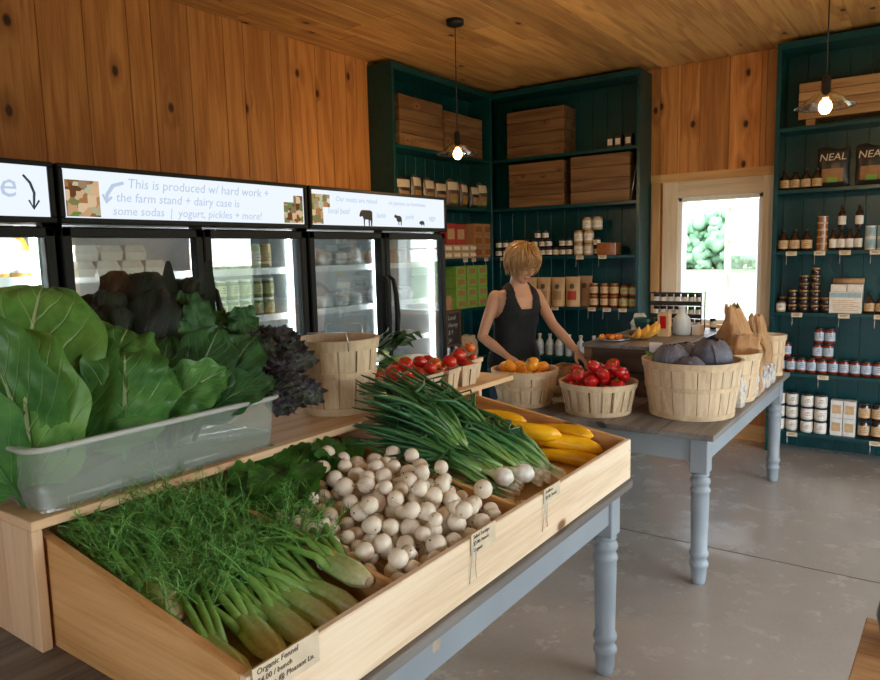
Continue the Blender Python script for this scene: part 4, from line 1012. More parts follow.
def tomato_proto(mat,kind='tomato',lab='',cat='tomato',stem=True):
    t=thing(kind,lab,cat)
    m=MB()
    def fn(u,v):
        a=2*pi*u; th=pi*v; r=sin(th); z=-cos(th)*.82
        r*=1+.045*cos(5*a)*sin(th); z-=.16*math.exp(-((1-v)*6)**2)
        return (r*cos(a),r*sin(a),z)
    m.grid(fn,20,12); obj('fruit',m,mat,t)
    if stem:
        m=MB()
        for k in range(5):
            a=2*pi*k/5; m.ribbon([(.05*cos(a),.05*sin(a),.70),(.25*cos(a),.25*sin(a),.78),(.45*cos(a+.2),.45*sin(a+.2),.74)],[.07,.08,.01],(-sin(a),cos(a),0))
        m.tube([(0,0,.64),(.02,0,.8),(.06,.02,.98)],[.06,.05,.06],6); obj('stem',m,M['calyx'],t)
    return Proto(t)
# false floors keep the heaps of fruit at the rim: the produce is piled on folded kraft paper inside the baskets
def liner_pad(label,loc,r,z0,z1):
    m=MB(); m.lathe([(0,z0),(r*.93,z0),(r,z1),(0,z1+.004)],28); o=obj('kraft_liner',m,M['kraftlt'],None,loc); tag(o,label,'basket liner')
liner_pad('kraft paper liner inside the red pepper basket',(TB[0],TB[1],.7505),.168,.02,.085)
liner_pad('kraft paper liner inside the orange tomato basket',(OB[0],OB[1],.7505),.150,.02,.10)
liner_pad('kraft paper liner inside the bushel basket of cabbages',(GB[0],GB[1],.7505),.208,.02,.14)
def pos_label(base,cx,cy):
    def f(p,i): return base
    return f
PT=tomato_proto(M['pepper'],'red_pepper','','pepper')
heap_items([PT],(TB[0],TB[1]),.84,.183,(.030,.038),34,'shiny red sweet pepper heaped in the shallow splint basket','red peppers in the shallow basket',seed=3)
PO=tomato_proto(M['orange'],'orange_tomato','','tomato')
heap_items([PO],(OB[0],OB[1]),.855,.166,(.036,.043),13,'plump orange tomato heaped in the basket before the worker','orange tomatoes in the whitish basket',seed=4)
# quart boxes with tomatoes
def quart(label,loc,rz):
    t=thing('wooden_quart_box',label,'berry box',loc,rz); h,a,b=.088,.046,.058; th=.002
    for k in range(4):
        q=Matrix.Rotation(pi/2*k,4,'Z'); m=MB(); m.r=k*.2+loc[1]
        for s in(-1,1):
            c0,c1=(s*.003 if s>0 else -a),(a if s>0 else -.003)
            d0,d1=(s*.003 if s>0 else -b),(b if s>0 else -.003)
            if s<0: c0,c1,d0,d1=-a,-.004,-b,-.004
            else: c0,c1,d0,d1=.004,a,.004,b
            m.add([(a,c0,0),(a,c1,0),(b,d1,h),(b,d0,h),(a-th,c0,0),(a-th,c1,0),(b-th,d1,h),(b-th,d0,h)],[(0,1,2,3),(7,6,5,4),(0,4,5,1),(1,5,6,2),(2,6,7,3),(3,7,4,0)],M=q)
        obj('side',m,M['splint'],t)
    m=MB()
    for k in range(4):
        q=Matrix.Rotation(pi/2*k,4,'Z'); m.box((b+.001,0,h-.008),(.003,2*b+.003,.018),None); 
        m.v[-8:]=[tuple(q@V(v)) for v in m.v[-8:]]
    obj('rim_band',m,M['hoop'],t)
    obj('bottom',MB().box((0,0,.002),(2*a-.004,2*a-.004,.003)),M['hoop'],t)
    return t
PTs=[tomato_proto(M['tomato'],'tomato','','tomato'),tomato_proto(M['tomato2'],'tomato','','tomato')]
QB=[((2.17,-4.14),'nearest the tall splint basket'),((2.165,-4.005),'second from the tall basket'),((2.165,-3.87),'in the middle of the row'),((2.165,-3.735),'second from the bare end of the riser'),((2.10,-3.60),'at the bare end of the riser'),
    ((2.02,-4.10),'behind the first box'),((2.015,-3.95),'in the back row, centre'),((2.015,-3.80),'in the back row near the leeks')]
for i,((x,y),l) in enumerate(QB):
    x-=.015; z=1.0505; rz=.08*((i*7)%5-2)
    quart('small square splint box of tomatoes '+l,(x,y,z),rz)
    rr=random.Random(i+40); H_=Heap(lambda a,b: z+.006,lambda a,b,r: abs(a-x)<.050-r*.82 and abs(b-y)<.050-r*.82)
    k=0
    for j in range(5 if i<5 else 4):
        r=rr.uniform(.025,.031)
        p=H_.place(r,lambda:(x+rr.uniform(-.03,.03),y+rr.uniform(-.03,.03)),20)
        if not p: continue
        PTs[rr.random()<.12].put(p,0,'ripe tomato in the square splint box '+l,'tomatoes in the box '+l,rot=(rr.uniform(-1,1),rr.uniform(-1,1),rr.uniform(0,6)),sc=r)
# leeks behind the tomatoes
def leek(label,B,E,seed,r=.022):
    rr=random.Random(seed); B=V(B);E=V(E); d=(E-B).normalized(); sd=d.cross(V((0,0,1))).normalized()
    t=thing('leek',label,'leek',tuple(B)); m=MB(); L=(E-B).length
    m.tube([V((0,0,0)),d*.06,d*L*.5],[r*.9,r,r*.9],10); obj('shank',m,gl if False else M['onionbulb'],t)
    m=MB()
    for k in range(7):
        s=(k-3)*.12; dd=(d+sd*s*1.3+V((0,0,rr.uniform(.0,.35)))).normalized(); l=L*rr.uniform(.5,.8); b=d*L*.45
        pts=[b,b+dd*l*.3,b+dd*l*.6+V((0,0,.01)),b+dd*l*.85+V((0,0,-.01)),b+dd*l+V((0,0,-.07*rr.random()))]
        m.ribbon(pts,[r*.8,r*1.1,r*1.0,r*.7,r*.1],(sd+V((0,0,.5))).normalized())
    obj('leaves',m,M['leek'],t)
leek('leek lying lowest behind the tomato boxes',(1.86,-3.66,1.10),(1.80,-4.10,1.13),1)
leek('leek lying across the others behind the tomato boxes',(1.90,-3.62,1.13),(1.82,-4.06,1.17),2)
leek('leek with folded leaf tips raised behind the tomato boxes',(1.84,-4.12,1.15),(1.86,-3.80,1.24),3)
leek('leek on top of the leek pile with an arching leaf',(1.88,-4.05,1.16),(1.88,-3.75,1.22),4)
leek('leek at the fridge side of the leek pile',(1.78,-3.70,1.08),(1.74,-4.08,1.10),5)

# ================================================================ CABBAGES in the bushel basket, on bags
def cabbage(label,c,r,seed):
    rr=random.Random(seed); t=thing('purple_cabbage',label,'cabbage',c)
    m=MB().ball((0,0,0),r*.86,18,12,ns=.08); obj('cabbage_head',m,M['cabbage'],t)
    for k in range(5):
        a0=rr.uniform(0,6.28); tl=rr.uniform(-.2,.5); m=MB(); q=Matrix.Rotation(a0,4,'Z')@Matrix.Rotation(tl,4,'X')
        def fn(u,v):
            th=(u-.5)*2.3; ph=-1.1+2.3*v; R_=r*(.90+.05*k/5+.05*sin(9*u+k)*abs(u-.5)*2+.10*max(0,v-.75)*2)
            return q@V((R_*cos(th)*cos(ph),R_*sin(th)*cos(ph),R_*sin(ph)))
        m.grid(fn,14,12); obj('outer_leaf',m,M['cabbage'],t)
    return t
zc=.90
cabbage('purple cabbage at the left of the bushel basket, tipped on its side',(2.675,-2.56,zc+.12),.10,1)
cabbage('purple cabbage lowest at the front of the bushel basket',(2.79,-2.61,zc+.085),.085,2)
cabbage('big round purple cabbage standing highest in the bushel basket',(2.85,-2.46,zc+.14),.112,3)
cabbage('purple cabbage at the back of the bushel basket by the riser',(2.70,-2.40,zc+.12),.09,4)
leafthing('loose_green_leaf','loose green leaf lying on the left rim of the bushel basket','leaf',M['kale'],[LV((2.60,-2.60,1.045),(2.56,-2.50,1.05),.04,N=(0,0,1),bulge=.1,ruf=.2,rf=4)],loc=(2.58,-2.55,1.04))
tag(obj('sign_card',MB().box((0,0,.035),(.07,.002,.07),Matrix.Rotation(.15,4,'Z')),M['white'],None,(2.553,-2.43,1.03)),'small blank white card clipped to the back left rim of the bushel basket','price card')

# crumpled bags
def bag(mb,c,w,d,h,seed,open_=.85,cr=.10,lean=(0,0),rz=0.,top=.2):
    o=V(c); sd=seed*13.7; q=Matrix.Translation(o)@Matrix.Rotation(rz,4,'Z')
    def fn(u,v):
        a=2*pi*u; ca,sa=cos(a),sin(a); k=1/max(abs(ca),abs(sa)); k=k**.75
        s=1-(1-open_)*max(0,(v-.55)/.45)**1.2; s*=1+.05*sin(pi*min(1,v*1.4))
        x=w/2*ca*k*s; y=d/2*sa*k*s*(1-top*max(0,v-.5))
        n1=NZ.noise(V((ca*1.6+sd,sa*1.6,v*3.5))); n2=NZ.noise(V((ca*4+sd,sa*4,v*9)))
        f=1+cr*(n1*1.6+n2)*min(1,v*3+.3)
        return V((x*f+lean[0]*v*v,y*f+lean[1]*v*v,h*v*(1+.06*NZ.noise(V((ca*3,sa*3,sd))))))
    mb.grid(fn,36,22,M=q,smooth=False)
    return mb
def bagthing(name,label,cat,mat,loc,w,d,h,seed,**k):
    sticker=k.pop('sticker',None)
    t=thing(name,label,cat,loc); m=bag(MB(),(0,0,0),w,d,h,seed,**k); m.lathe([(min(w,d)*.45,.001),(0,.0015)],4,cap=True,smooth=False)
    obj('bag_body',m,mat,t)
    if sticker:
        sx,sz,r,mt=sticker
        obj('round_sticker',MB().cyl((0,0,0),r,.002,20,Matrix.Translation((w*.53+lean_(k,sz/h),sx,sz))@Matrix.Rotation(pi/2,4,'Y')),mt,t)
    return t
def lean_(k,v): return k.get('lean',(0,0))[0]*v*v
M['clearbag']=frosted('clear_plastic_bag',(.70,.68,.64,1),.62,.25)
M['bluesticker']=plain('pale_blue_sticker',(.50,.60,.72,1),.5,.3)
BG=[(2.89,-1.86,.16,.12,.34,'big kraft paper bag with twisted top next to the second bushel basket',1,(.02,.04)),
    (2.84,-1.66,.17,.14,.50,'tallest kraft paper bag, its crumpled neck reaching up in front of the window',2,(-.06,.05)),
    (2.73,-1.58,.16,.14,.40,'rumpled kraft paper bag behind the purple cabbages',3,(.02,0)),
    (2.87,-1.38,.15,.13,.42,'kraft paper bag between the tallest bag and the small basket',4,(.0,.03)),
    (2.70,-1.22,.15,.12,.34,'slumped kraft paper bag below the window',5,(0,0))]
for x,y,w_,d_,h_,l,s,ln in BG:
    bagthing('kraft_bag',l,'paper bag',M['kraft'],(x,y,.7505),w_,d_,h_,s,open_=.45 if s==2 else .7,cr=.16,lean=ln,top=.5,rz=s*.4)
for i in range(5):
    y=-2.12+.165*i+(.05 if i>0 else 0); 
    if i==0: x=2.94; y=-2.22
    else: x=2.945
    l=['nearest the bushel basket','second from the bushel basket','in the middle of the row','second from the window end','at the window end'][i]
    t=bagthing('clear_produce_bag','small clear bag with blue sticker at the table edge, '+l,'plastic bag',M['clearbag'],(x-.01,y,.7505),.07,.10,.165-.01*i,20+i,open_=.7,cr=.12)
    for k in range(4):
        pass
    m=MB()
    for k in range(5): m.ball(((k%2-.5)*.026,(k//2-1)*.028,.028+.018*(k%3)),.019,10,7)
    obj('garlic_bulbs',m,M['turnip'],t)
    obj('round_sticker',MB().cyl((.038,0,.10),.02,.002,20,Matrix.Rotation(pi/2,4,'Y')),M['bluesticker'],t)

# ================================================================ RISER ON FAR TABLE
ri=thing('display_crate','dark weathered wood crate riser carrying bananas and jars on the far table','crate',(2.34,-1.70,.7505))
x0,x1,y0,y1,h=-.285,.275,-.55,.55,.30
def brd(*a,**k): return MB().bb(*a,**k)
obj('top_board',MB().bb(x0-.01,x1+.01,y0-.01,-.19,h-.022,h,bev=.002).bb(x0-.01,x1+.01,-.186,.18,h-.022,h,bev=.002).bb(x0-.01,x1+.01,.184,y1+.01,h-.022,h,bev=.002),M['greytop'],ri)
for x,y in((x0,y0),(x1-.05,y0),(x0,y1-.05),(x1-.05,y1-.05)): obj('corner_post',brd(x,x+.05,y,y+.05,0,h-.0225,bev=.002),M['crate'],ri)
for y in(y0+.012,y1-.024): obj('end_board',MB().bb(x0+.051,x1-.051,y,y+.012,.004,h*.45,bev=.002).bb(x0+.051,x1-.051,y,y+.012,h*.47,h-.023,bev=.002),M['crate_dk'],ri)
for x in(x0+.012,x1-.024): obj('side_board',MB().bb(x,x+.012,y0+.051,y1-.051,.004,h*.45,bev=.002).bb(x,x+.012,y0+.051,y1-.051,h*.47,h-.023,bev=.002),M['crate_y'],ri)
obj('edge_strip',MB().bb(x1+.0105,x1+.018,y0,y1,h-.03,h+.004),M['blackplastic'],ri)
ZR=1.051
# bananas
t=thing('banana_bunch','hand of ripe bananas lying on the front of the dark crate riser','bananas',(2.25,-1.95,ZR)); t.scale=(1.25,1.25,1.25)
for k in range(6):
    a=-1.0+.36*k; m=MB(); pts=[];rd=[]
    for i in range(11):
        s=i/10; th=-.2+1.75*s; rad=.095
        p=V((rad*sin(th),0,.0)) ; q=Matrix.Rotation(a,4,'Z')
        loc=q@V((.03+rad*sin(th)*1.0,.0,.018+.012*(k%2)+.065*(1-cos(th*.9))))
        pts.append(loc); rd.append([.006,.011,.0155,.017,.0175,.0175,.017,.0155,.012,.007,.004][i])
    m.tube(pts,rd,6); obj('banana',m,M['banana'],t)
m=MB(); m.tube([(-.02,0,.03),(.01,0,.03),(.04,0,.03)],[.012,.016,.012],7); obj('crown',m,M['bark'],t)
# jug, vase, boxes
t=thing('white_jug','pale blue ceramic bottle jug standing on the dark crate riser','jug',(2.45,-1.62,ZR))
obj('jug_body',MB().lathe([(.0,0),(.048,0),(.055,.01),(.058,.07),(.050,.11),(.028,.135),(.020,.15),(.020,.175),(.026,.185),(.022,.185),(.016,.172),(.0,.172)],24),M['pastel'],t)
tag(obj('paper_stack',MB().box((0,0,.03),(.05,.09,.06)).box((0,0,.062),(.03,.08,.004)),M['white'],None,(2.535,-1.56,ZR)),'small white carton beside the pale jug on the crate riser','carton')
t=thing('teal_bowl','dark teal bowl tipped behind the bananas on the crate riser','bowl',(2.22,-1.66,ZR))
obj('bowl_body',MB().lathe([(.0,0),(.025,0),(.05,.03),(.065,.075),(.068,.105),(.063,.105),(.058,.075),(.04,.03),(.0,.012)],26),M['teal'],t)
t=thing('snack_carton','upright kraft and red carton behind the bananas','carton',(2.37,-1.72,ZR))
obj('carton_body',MB().bb(-.035,.035,-.03,.03,0,.15),M['kraftlt'],t); obj('carton_label',MB().bb(-.02,.02,-.0315,-.0305,.05,.13),M['pepper'],t)
t=thing('gallon_pouch','grey-white pouch slumped at the left back of the crate riser','pouch',(2.13,-1.50,ZR)); obj('pouch_body',bag(MB(),(0,0,0),.10,.07,.12,33,open_=.6,cr=.12),M['pastel'],t)
t=thing('metal_tray','flat grey metal tray on the left front of the crate riser','tray',(2.165,-2.06,ZR))
obj('tray_body',MB().lathe([(0,0),(.085,0),(.10,.014),(.104,.014),(.088,-.0+.003),(0,.003)],30),M['steel'],t)
rr=random.Random(3)
PP=tomato_proto(M['orange'],'small_tomato','','tomato'); PQ=tomato_proto(M['tomato2'],'small_tomato','','tomato')
for i in range(9):
    a=i*.7; q=.055*(i%3)/2+.012
    (PP if i%2 else PQ).put((2.165+q*cos(a),-2.06+q*sin(a),ZR+.022),0,'small mixed tomato on the flat metal tray of the crate riser','small tomatoes on the metal tray',rot=(rr.uniform(-1,1),0,a),sc=.018)
# little wooden box the worker is filling
t=thing('slatted_crate','small open wooden crate the worker reaches into, beside the dark riser','crate',(2.02,-2.36,.7505))
m=MB()
for z in(.02,.075,.13):
    m.r=z*7; m.bb(-.10,.0,-.09,-.08,z,z+.045); m.bb(-.10,.0,.08,.09,z,z+.045); m.bb(-.10,-.09,-.08,.08,z,z+.045); m.bb(-.01,.0,-.08,.08,z,z+.045)
m.bb(-.09,-.01,-.08,.08,.003,.012); obj('slats',m,M['crate_lt'],t)
m=MB()
for x in(-.089,-.021):
    for y in(-.079,.069): m.bb(x,x+.01,y,y+.01,.013,.175)
obj('corner_post',m,M['crate_lt'],t)

# corner crate at the right edge of the frame
t=thing('floor_crate','brown wooden crate cut off by the right edge of the photo','crate',(3.915,-4.16,0.001),-.03)
m=MB(); m.bb(-.26,.26,-.33,.33,0,.02)
for z in(.03,.175,.32): 
    m.r=z; m.bb(-.26,.26,-.35,-.335,z,z+.135,bev=.002); m.bb(-.26,.26,.335,.35,z,z+.135,bev=.002); m.bb(-.26,-.245,-.335,.335,z,z+.135,bev=.002); m.bb(.245,.26,-.335,.335,z,z+.135,bev=.002)
obj('crate_slats',m,M['crate_lt'],t)
m=MB()
for x in(-.244,.219):
    for y in(-.334,.309): m.bb(x,x+.025,y,y+.025,.021,.455)
obj('corner_post',m,M['crate_lt'],t)
obj('lid_board',MB().bb(-.26,.26,-.35,.35,.456,.474,bev=.003),M['crate_lt'],t)
t=thing('glass_demijohn','round dark green glass jar on the crate at the right edge of the photo','jar',(3.79,-3.93,.4755))
M['greenglass']=plain('dark_green_glass',(.01,.05,.035,1),.06,.8)
obj('jar_body',MB().lathe([(0,0),(.06,0),(.085,.03),(.095,.08),(.085,.13),(.05,.16),(.04,.165),(0,.165)],28),M['greenglass'],t)
obj('metal_lid',MB().lathe([(0,.166),(.05,.166),(.052,.17),(.052,.187),(.048,.19),(0,.19)],28),M['steel'],t)
# ================================================================ SHELF GOODS
def jarmats(n,col,**k): M[n]=plain(n,col,**k)
jarmats('honey',(.30,.10,.015,1),rough=.12,spec=.7); jarmats('salsa',(.22,.03,.012,1),rough=.15,spec=.7); jarmats('darkjam',(.03,.012,.010,1),rough=.12,spec=.7)
jarmats('brownbottle',(.035,.013,.006,1),rough=.1,spec=.8); jarmats('creamsauce',(.50,.38,.22,1),rough=.3); jarmats('pickle',(.12,.15,.03,1),rough=.15,spec=.7)
jarmats('labelwhite',(.72,.68,.60,1),rough=.6); jarmats('labeltan',(.55,.38,.20,1),rough=.6); jarmats('labelblue',(.42,.52,.62,1),rough=.6); jarmats('lidgold',(.38,.24,.09,1),rough=.35,metal=.6)
jarmats('lidblack',(.02,.02,.02,1),rough=.4); jarmats('lidwhite',(.65,.63,.58,1),rough=.4); jarmats('tinwhite',(.66,.66,.63,1),rough=.35); jarmats('greenlabel',(.38,.36,.16,1),rough=.5)
jarmats('redbox',(.42,.05,.03,1),rough=.6); jarmats('brownbox',(.34,.17,.07,1),rough=.7); jarmats('tanbox',(.52,.36,.19,1),rough=.7); jarmats('greenbox',(.20,.40,.06,1),rough=.6); jarmats('chipbag',(.10,.065,.045,1),rough=.35); jarmats('chipwhite',(.62,.52,.40,1),rough=.4); jarmats('chipdark',(.03,.025,.022,1),rough=.35)
jarmats('mintprint',(.30,.42,.45,1),rough=.5); jarmats('slate',(.035,.037,.037,1),rough=.7); jarmats('chalk',(.55,.55,.52,1),rough=.9); jarmats('ltgreenjar',(.45,.55,.28,1),rough=.3)
def jar(name,r,h,body,lid,label,lab='',cat='jar',lh=.014,kind='jar'):
    t=thing(name,lab,cat); n=14
    if kind=='jar': pr=[(0,0),(r*.85,0),(r,.006),(r,h-.022),(r*.86,h-.012),(r*.84,h-.006),(0,h-.006)]
    elif kind=='bottle': pr=[(0,0),(r*.9,0),(r,.006),(r,h*.55),(r*.8,h*.66),(r*.38,h*.76),(r*.34,h*.93),(0,h*.93)]
    elif kind=='jug': pr=[(0,0),(r*.9,0),(r,.006),(r*1.0,h*.5),(r*.75,h*.68),(r*.35,h*.78),(r*.33,h*.92),(0,h*.92)]
    obj('glass_body' if kind!='tin' else 'tin_body',MB().lathe(pr if kind!='tin' else [(0,0),(r,0),(r,.003),(r*.98,.006),(r*.98,h-.006),(r,h-.003),(r,h),(0,h)],n),M[body],t)
    if kind=='jar': obj('lid',MB().lathe([(0,h),(r*.9,h),(r*.93,h-.002),(r*.93,h-lh),(0,h-lh)],n),M[lid],t)
    elif kind!='tin': obj('cap',MB().lathe([(0,h),(r*.4,h),(r*.42,h-.002),(r*.42,h*.88),(0,h*.88)],10),M[lid],t)
    lz0,lz1=(h*.18,h*.72) if kind=='jar' else ((h*.12,h*.5) if kind!='tin' else (h*.12,h*.88))
    if label: obj('paper_label',MB().lathe([(r+.0006,lz0),(r+.0006,lz1)],n,cap=False),M[label],t)
    if label and r>.028:
        m=MB()
        for i in range(3):
            a0=-pi/2; zz=lz0+(lz1-lz0)*(.3+.22*i); w=.5-.12*i
            m.add([((r+.0012)*cos(a0-w),(r+.0012)*sin(a0-w),zz),((r+.0012)*cos(a0),(r+.0012)*sin(a0),zz),((r+.0012)*cos(a0+w),(r+.0012)*sin(a0+w),zz),((r+.0012)*cos(a0+w),(r+.0012)*sin(a0+w),zz+.004),((r+.0012)*cos(a0),(r+.0012)*sin(a0),zz+.004),((r+.0012)*cos(a0-w),(r+.0012)*sin(a0-w),zz+.004)],[(0,1,4,5),(1,2,3,4)])
        obj('label_print',m,M['inkdark'],[c for c in bpy.data.objects if c.parent==t and c.name.startswith('paper_label')][0])
    return Proto(t)
def row(pr,xs,y,z,label,group,jit=.012,seed=1):
    rr=random.Random(seed)
    for x in xs: pr.put((x,y+rr.uniform(-jit,jit),z+.0006),rr.uniform(-.3,.3),label,group)
Y=-.20
S1,S2,S3,S4,S5,S6=SZ
# --- corner shelving, back wall
A=lambda s: s.split(',')
sm=jar('small_jar',.031,.078,'darkjam','lidblack','labelwhite')
row(sm,[.262,.337,.415,.491,.567,.652,.736],Y,S4,'small dark jar with white label, bottom row on the shelf behind the worker\'s head','small jars, bottom row behind the worker')
row(sm,[.803,.869,.937,1.003],Y,S4,'small dark jar with white label, bottom row just left of the big white-labelled jars','small jars, bottom row by the big jars')
row(sm,[.262,.337,.415,.491,.567],Y,S4+.079,'small dark jar with white label, stacked as second row behind the worker\'s head','small jars, second row behind the worker',jit=.004)
row(sm,[.652,.727,.797],Y,S4+.079,'small dark jar with white label, second row under the pair on top','small jars, second row under the top pair',jit=.004)
row(sm,[.685,.762],Y,S4+.158,'small dark jar in the pair stacked third high over the small jars','pair of small jars on top',jit=.002)
row(sm,[.937,1.003],Y,S4+.079,'small dark jar in the pair stacked just left of the big jars','stacked pair by the big jars',jit=.002)
bg=jar('large_jar',.044,.112,'creamsauce','lidgold','labelwhite')
row(bg,[1.098,1.195],Y,S4,'large white-labelled jar in the bottom row of the tall stack','large jars, bottom of the stack',jit=.003)
row(bg,[1.098,1.195],Y,S4+.113,'large white-labelled jar in the middle row of the tall stack','large jars, middle of the stack',jit=.003)
row(bg,[1.180,1.275],Y,S4+.226,'large white-labelled jar in the pair on top of the tall stack','large jars, top of the stack',jit=.003)
row(sm,[1.262],Y+.05,S4,'small jar squeezed between the large jars and the orange box',None)
row(sm,[1.27],Y-.0,S4+.0795,'small jar stacked right of the middle row of large jars, nearer one',None,jit=.0)
row(bg,[1.275],Y+.09,S4+.113-.113,'large jar at the back behind the orange box',None,jit=0)
def carton(name,label,loc,w,d,h,mat,lab=None,cat='box',group=None,rz=0.,print_=True):
    t=thing(name,label,cat,loc,rz,group); obj('carton_body',MB().bb(-w/2,w/2,-d/2,d/2,0,h,bev=.002),M[mat],t)
    if lab: obj('carton_label',MB().bb(-w*.36,w*.36,-d/2-.0015,-d/2-.0005,h*.25,h*.75),M[lab],t)
    return t
carton('orange_box','orange-brown box at the right end of the jar shelf in the corner shelving',(1.385,Y,S4+.0006),.17,.14,.105,'honey',None)
pj=jar('preserve_jar',.040,.105,'salsa','lidgold','labeltan')
row(pj,[1.246,1.345,1.434],Y,S3,'amber preserve jar, bottom row beside the coffee pouches','preserve jars, bottom row',jit=.004)
row(pj,[1.246,1.345,1.434],Y,S3+.106,'amber preserve jar stacked in the top row beside the coffee pouches','preserve jars, top row',jit=.004)
hj=jar('honey_jar',.040,.100,'honey','lidblack','greenlabel')
row(hj,[1.525],Y,S3,'honey jar with green label fourth from the pouches, bottom row',None); row(hj,[1.612],Y,S3,'honey jar with green label at the window end, bottom row',None)
row(hj,[1.525],Y+.02,S3+.101,'honey jar set back in the top row near the window end',None,jit=0); row(hj,[1.612],Y,S3+.101,'honey jar on top at the window end of the shelf',None,jit=.0)
def pouch(name,label,loc,w,h,mat,lab,group=None,cat='bag',rz=0.):
    t=thing(name,label,cat,loc,rz,group)
    def fn(s):
        def g(u,v):
            x=(u-.5)*w*(1-.04*sin(pi*v)); b=.045*(1-v)**.6*sin(pi*u)**.7+.003; return (x,s*b,h*v)
        return g
    m=MB(); m.grid(fn(-1),10,10); m.grid(fn(1),10,10); obj('pouch_body',m,M[mat],t)
    def fl(u,v):
        uu=.2+.6*u; vv=.22+.30*v; x=(uu-.5)*w; return (x,-(.045*(1-vv)**.6*sin(pi*uu)**.7+.003)-.0015,h*vv)
    m=MB(); m.grid(fl,8,4); obj('pouch_label',m,M[lab],t)
    def fm(u,v):
        a=2*pi*u; uu=.5+.16*cos(a)*v; vv=.68+.09*sin(a)*v; return ((uu-.5)*w,-(.045*(1-vv)**.6*sin(pi*uu)**.7+.003)-.0015,h*vv)
    m=MB(); m.grid(fm,14,2); obj('round_mark',m,M['inkdark'],t)
    return t
pouch('coffee_pouch','kraft coffee pouch nearest the worker\'s shoulder',(.60,Y,S3+.0006),.14,.265,'kraftlt','kraft')
pouch('coffee_pouch','kraft coffee pouch in the middle with round dark mark and brown label',(.745,Y,S3+.0006),.14,.265,'kraftlt','kraft')
pouch('coffee_pouch','kraft coffee pouch with dark mark and pale brown label, left of the red one',(.892,Y-.003,S3+.0006),.14,.265,'kraftlt','kraft')
pouch('coffee_pouch','kraft coffee pouch with red label patch beside the preserve jars',(1.04,Y,S3+.0006),.145,.27,'kraftlt','redbox')
pouch('coffee_pouch','kraft coffee pouch behind, half hidden by the red-labelled pouch',(1.12,Y+.09,S3+.0006),.14,.275,'kraft','kraft')
# lower shelf: jugs
jg=jar('cleaner_bottle',.042,.20,'pastel','lidwhite','labelblue',kind='jug')
row(jg,[.70,.80,.90,1.00,1.12,1.24,1.34],Y,S2,'pale plastic bottle with blue label on the low shelf behind the worker','pale bottles on the low shelf')
tj=jar('teal_tub',.05,.12,'teal','lidwhite',None); row(tj,[1.46,1.57],Y,S2,'teal tub with white lid on the low shelf near the window','teal tubs on the low shelf')
# crates on top
def wcrate(label,loc,w,d,h,rz=0.,mat='crate',open_top=True):
    t=thing('wooden_crate',label,'crate',loc,rz); n=4; m=MB(); th=.012
    for i in range(n):
        z0=h*i/n+.001; z1=h*(i+1)/n-.003; m.r=i*.17+w
        m.bb(-w/2,w/2,-d/2,-d/2+th,z0,z1,bev=.002); m.bb(-w/2,w/2,d/2-th,d/2,z0,z1,bev=.002)
        m.bb(-w/2,-w/2+th,-d/2+th,d/2-th,z0,z1,bev=.002); m.bb(w/2-th,w/2,-d/2+th,d/2-th,z0,z1,bev=.002)
    m.bb(-w/2+th,w/2-th,-d/2+th,d/2-th,.001,.012)
    obj('slats',m,M[mat],t)
    for sx in(-1,1):
        for sy in(-1,1): obj('corner_post',MB().bb(sx*(w/2-th-.018),sx*(w/2-th),sy*(d/2-th-.018),sy*(d/2-th),.013,h-.006),M[mat],t)
    return t
wcrate('weathered wooden crate alone on the top shelf of the back wall shelving',(.695,-.145,S6+.0006),.58,.25,.42)
wcrate('wooden crate on the second shelf, left of its larger neighbour',(.70,-.145,S5+.0006),.56,.25,.40)
wcrate('wooden crate on the second shelf nearest the window side',(1.32,-.145,S5+.0006),.54,.25,.41)
wcrate('wooden crate on the top shelf of the side shelving, nearer the fridges',(.125,-1.36,S6+.0006),.60,.20,.40,pi/2,'crate')
wcrate('wooden crate on the top shelf of the side shelving, nearer the corner',(.125,-.72,S6+.0006),.60,.20,.36,pi/2,'crate')
for i,x in enumerate((1.40,1.47,1.56)):
    t=carton('spice_tin','small black and white tin by itself on the top shelf, '+['leftmost','middle','rightmost and darkest'][i]+' of three',(x,Y,S6+.0006),.06,.06,.105,'lidblack','labelwhite')
tag(obj('ruler_stick',MB().tube([(1.60,-.26,S5+.003),(1.635,-.20,S5+.36)],.006,6),M['steel']),'pale thin stick leaning beside the crates near the window','stick')
def cards(lst,y,z,rz=0.,lab='',grp=None,**k):
    for x in lst: pricecard((x,y-.001,z-.014),rz,lab,grp,**k)
cards([.361],-.283,S4,lab='cream price card on the jar shelf behind the worker\'s head')
cards([1.144],-.283,S4,lab='cream price card under the tall stack of large jars')
cards([1.358],-.283,S4,lab='cream price card under the orange box')
for x,l in((.896,'under the coffee pouches'),(1.259,'under the first preserve jars'),(1.40,'under the middle preserve jars'),(1.546,'under the honey jars')): cards([x],-.283,S3,lab='cream price card '+l)
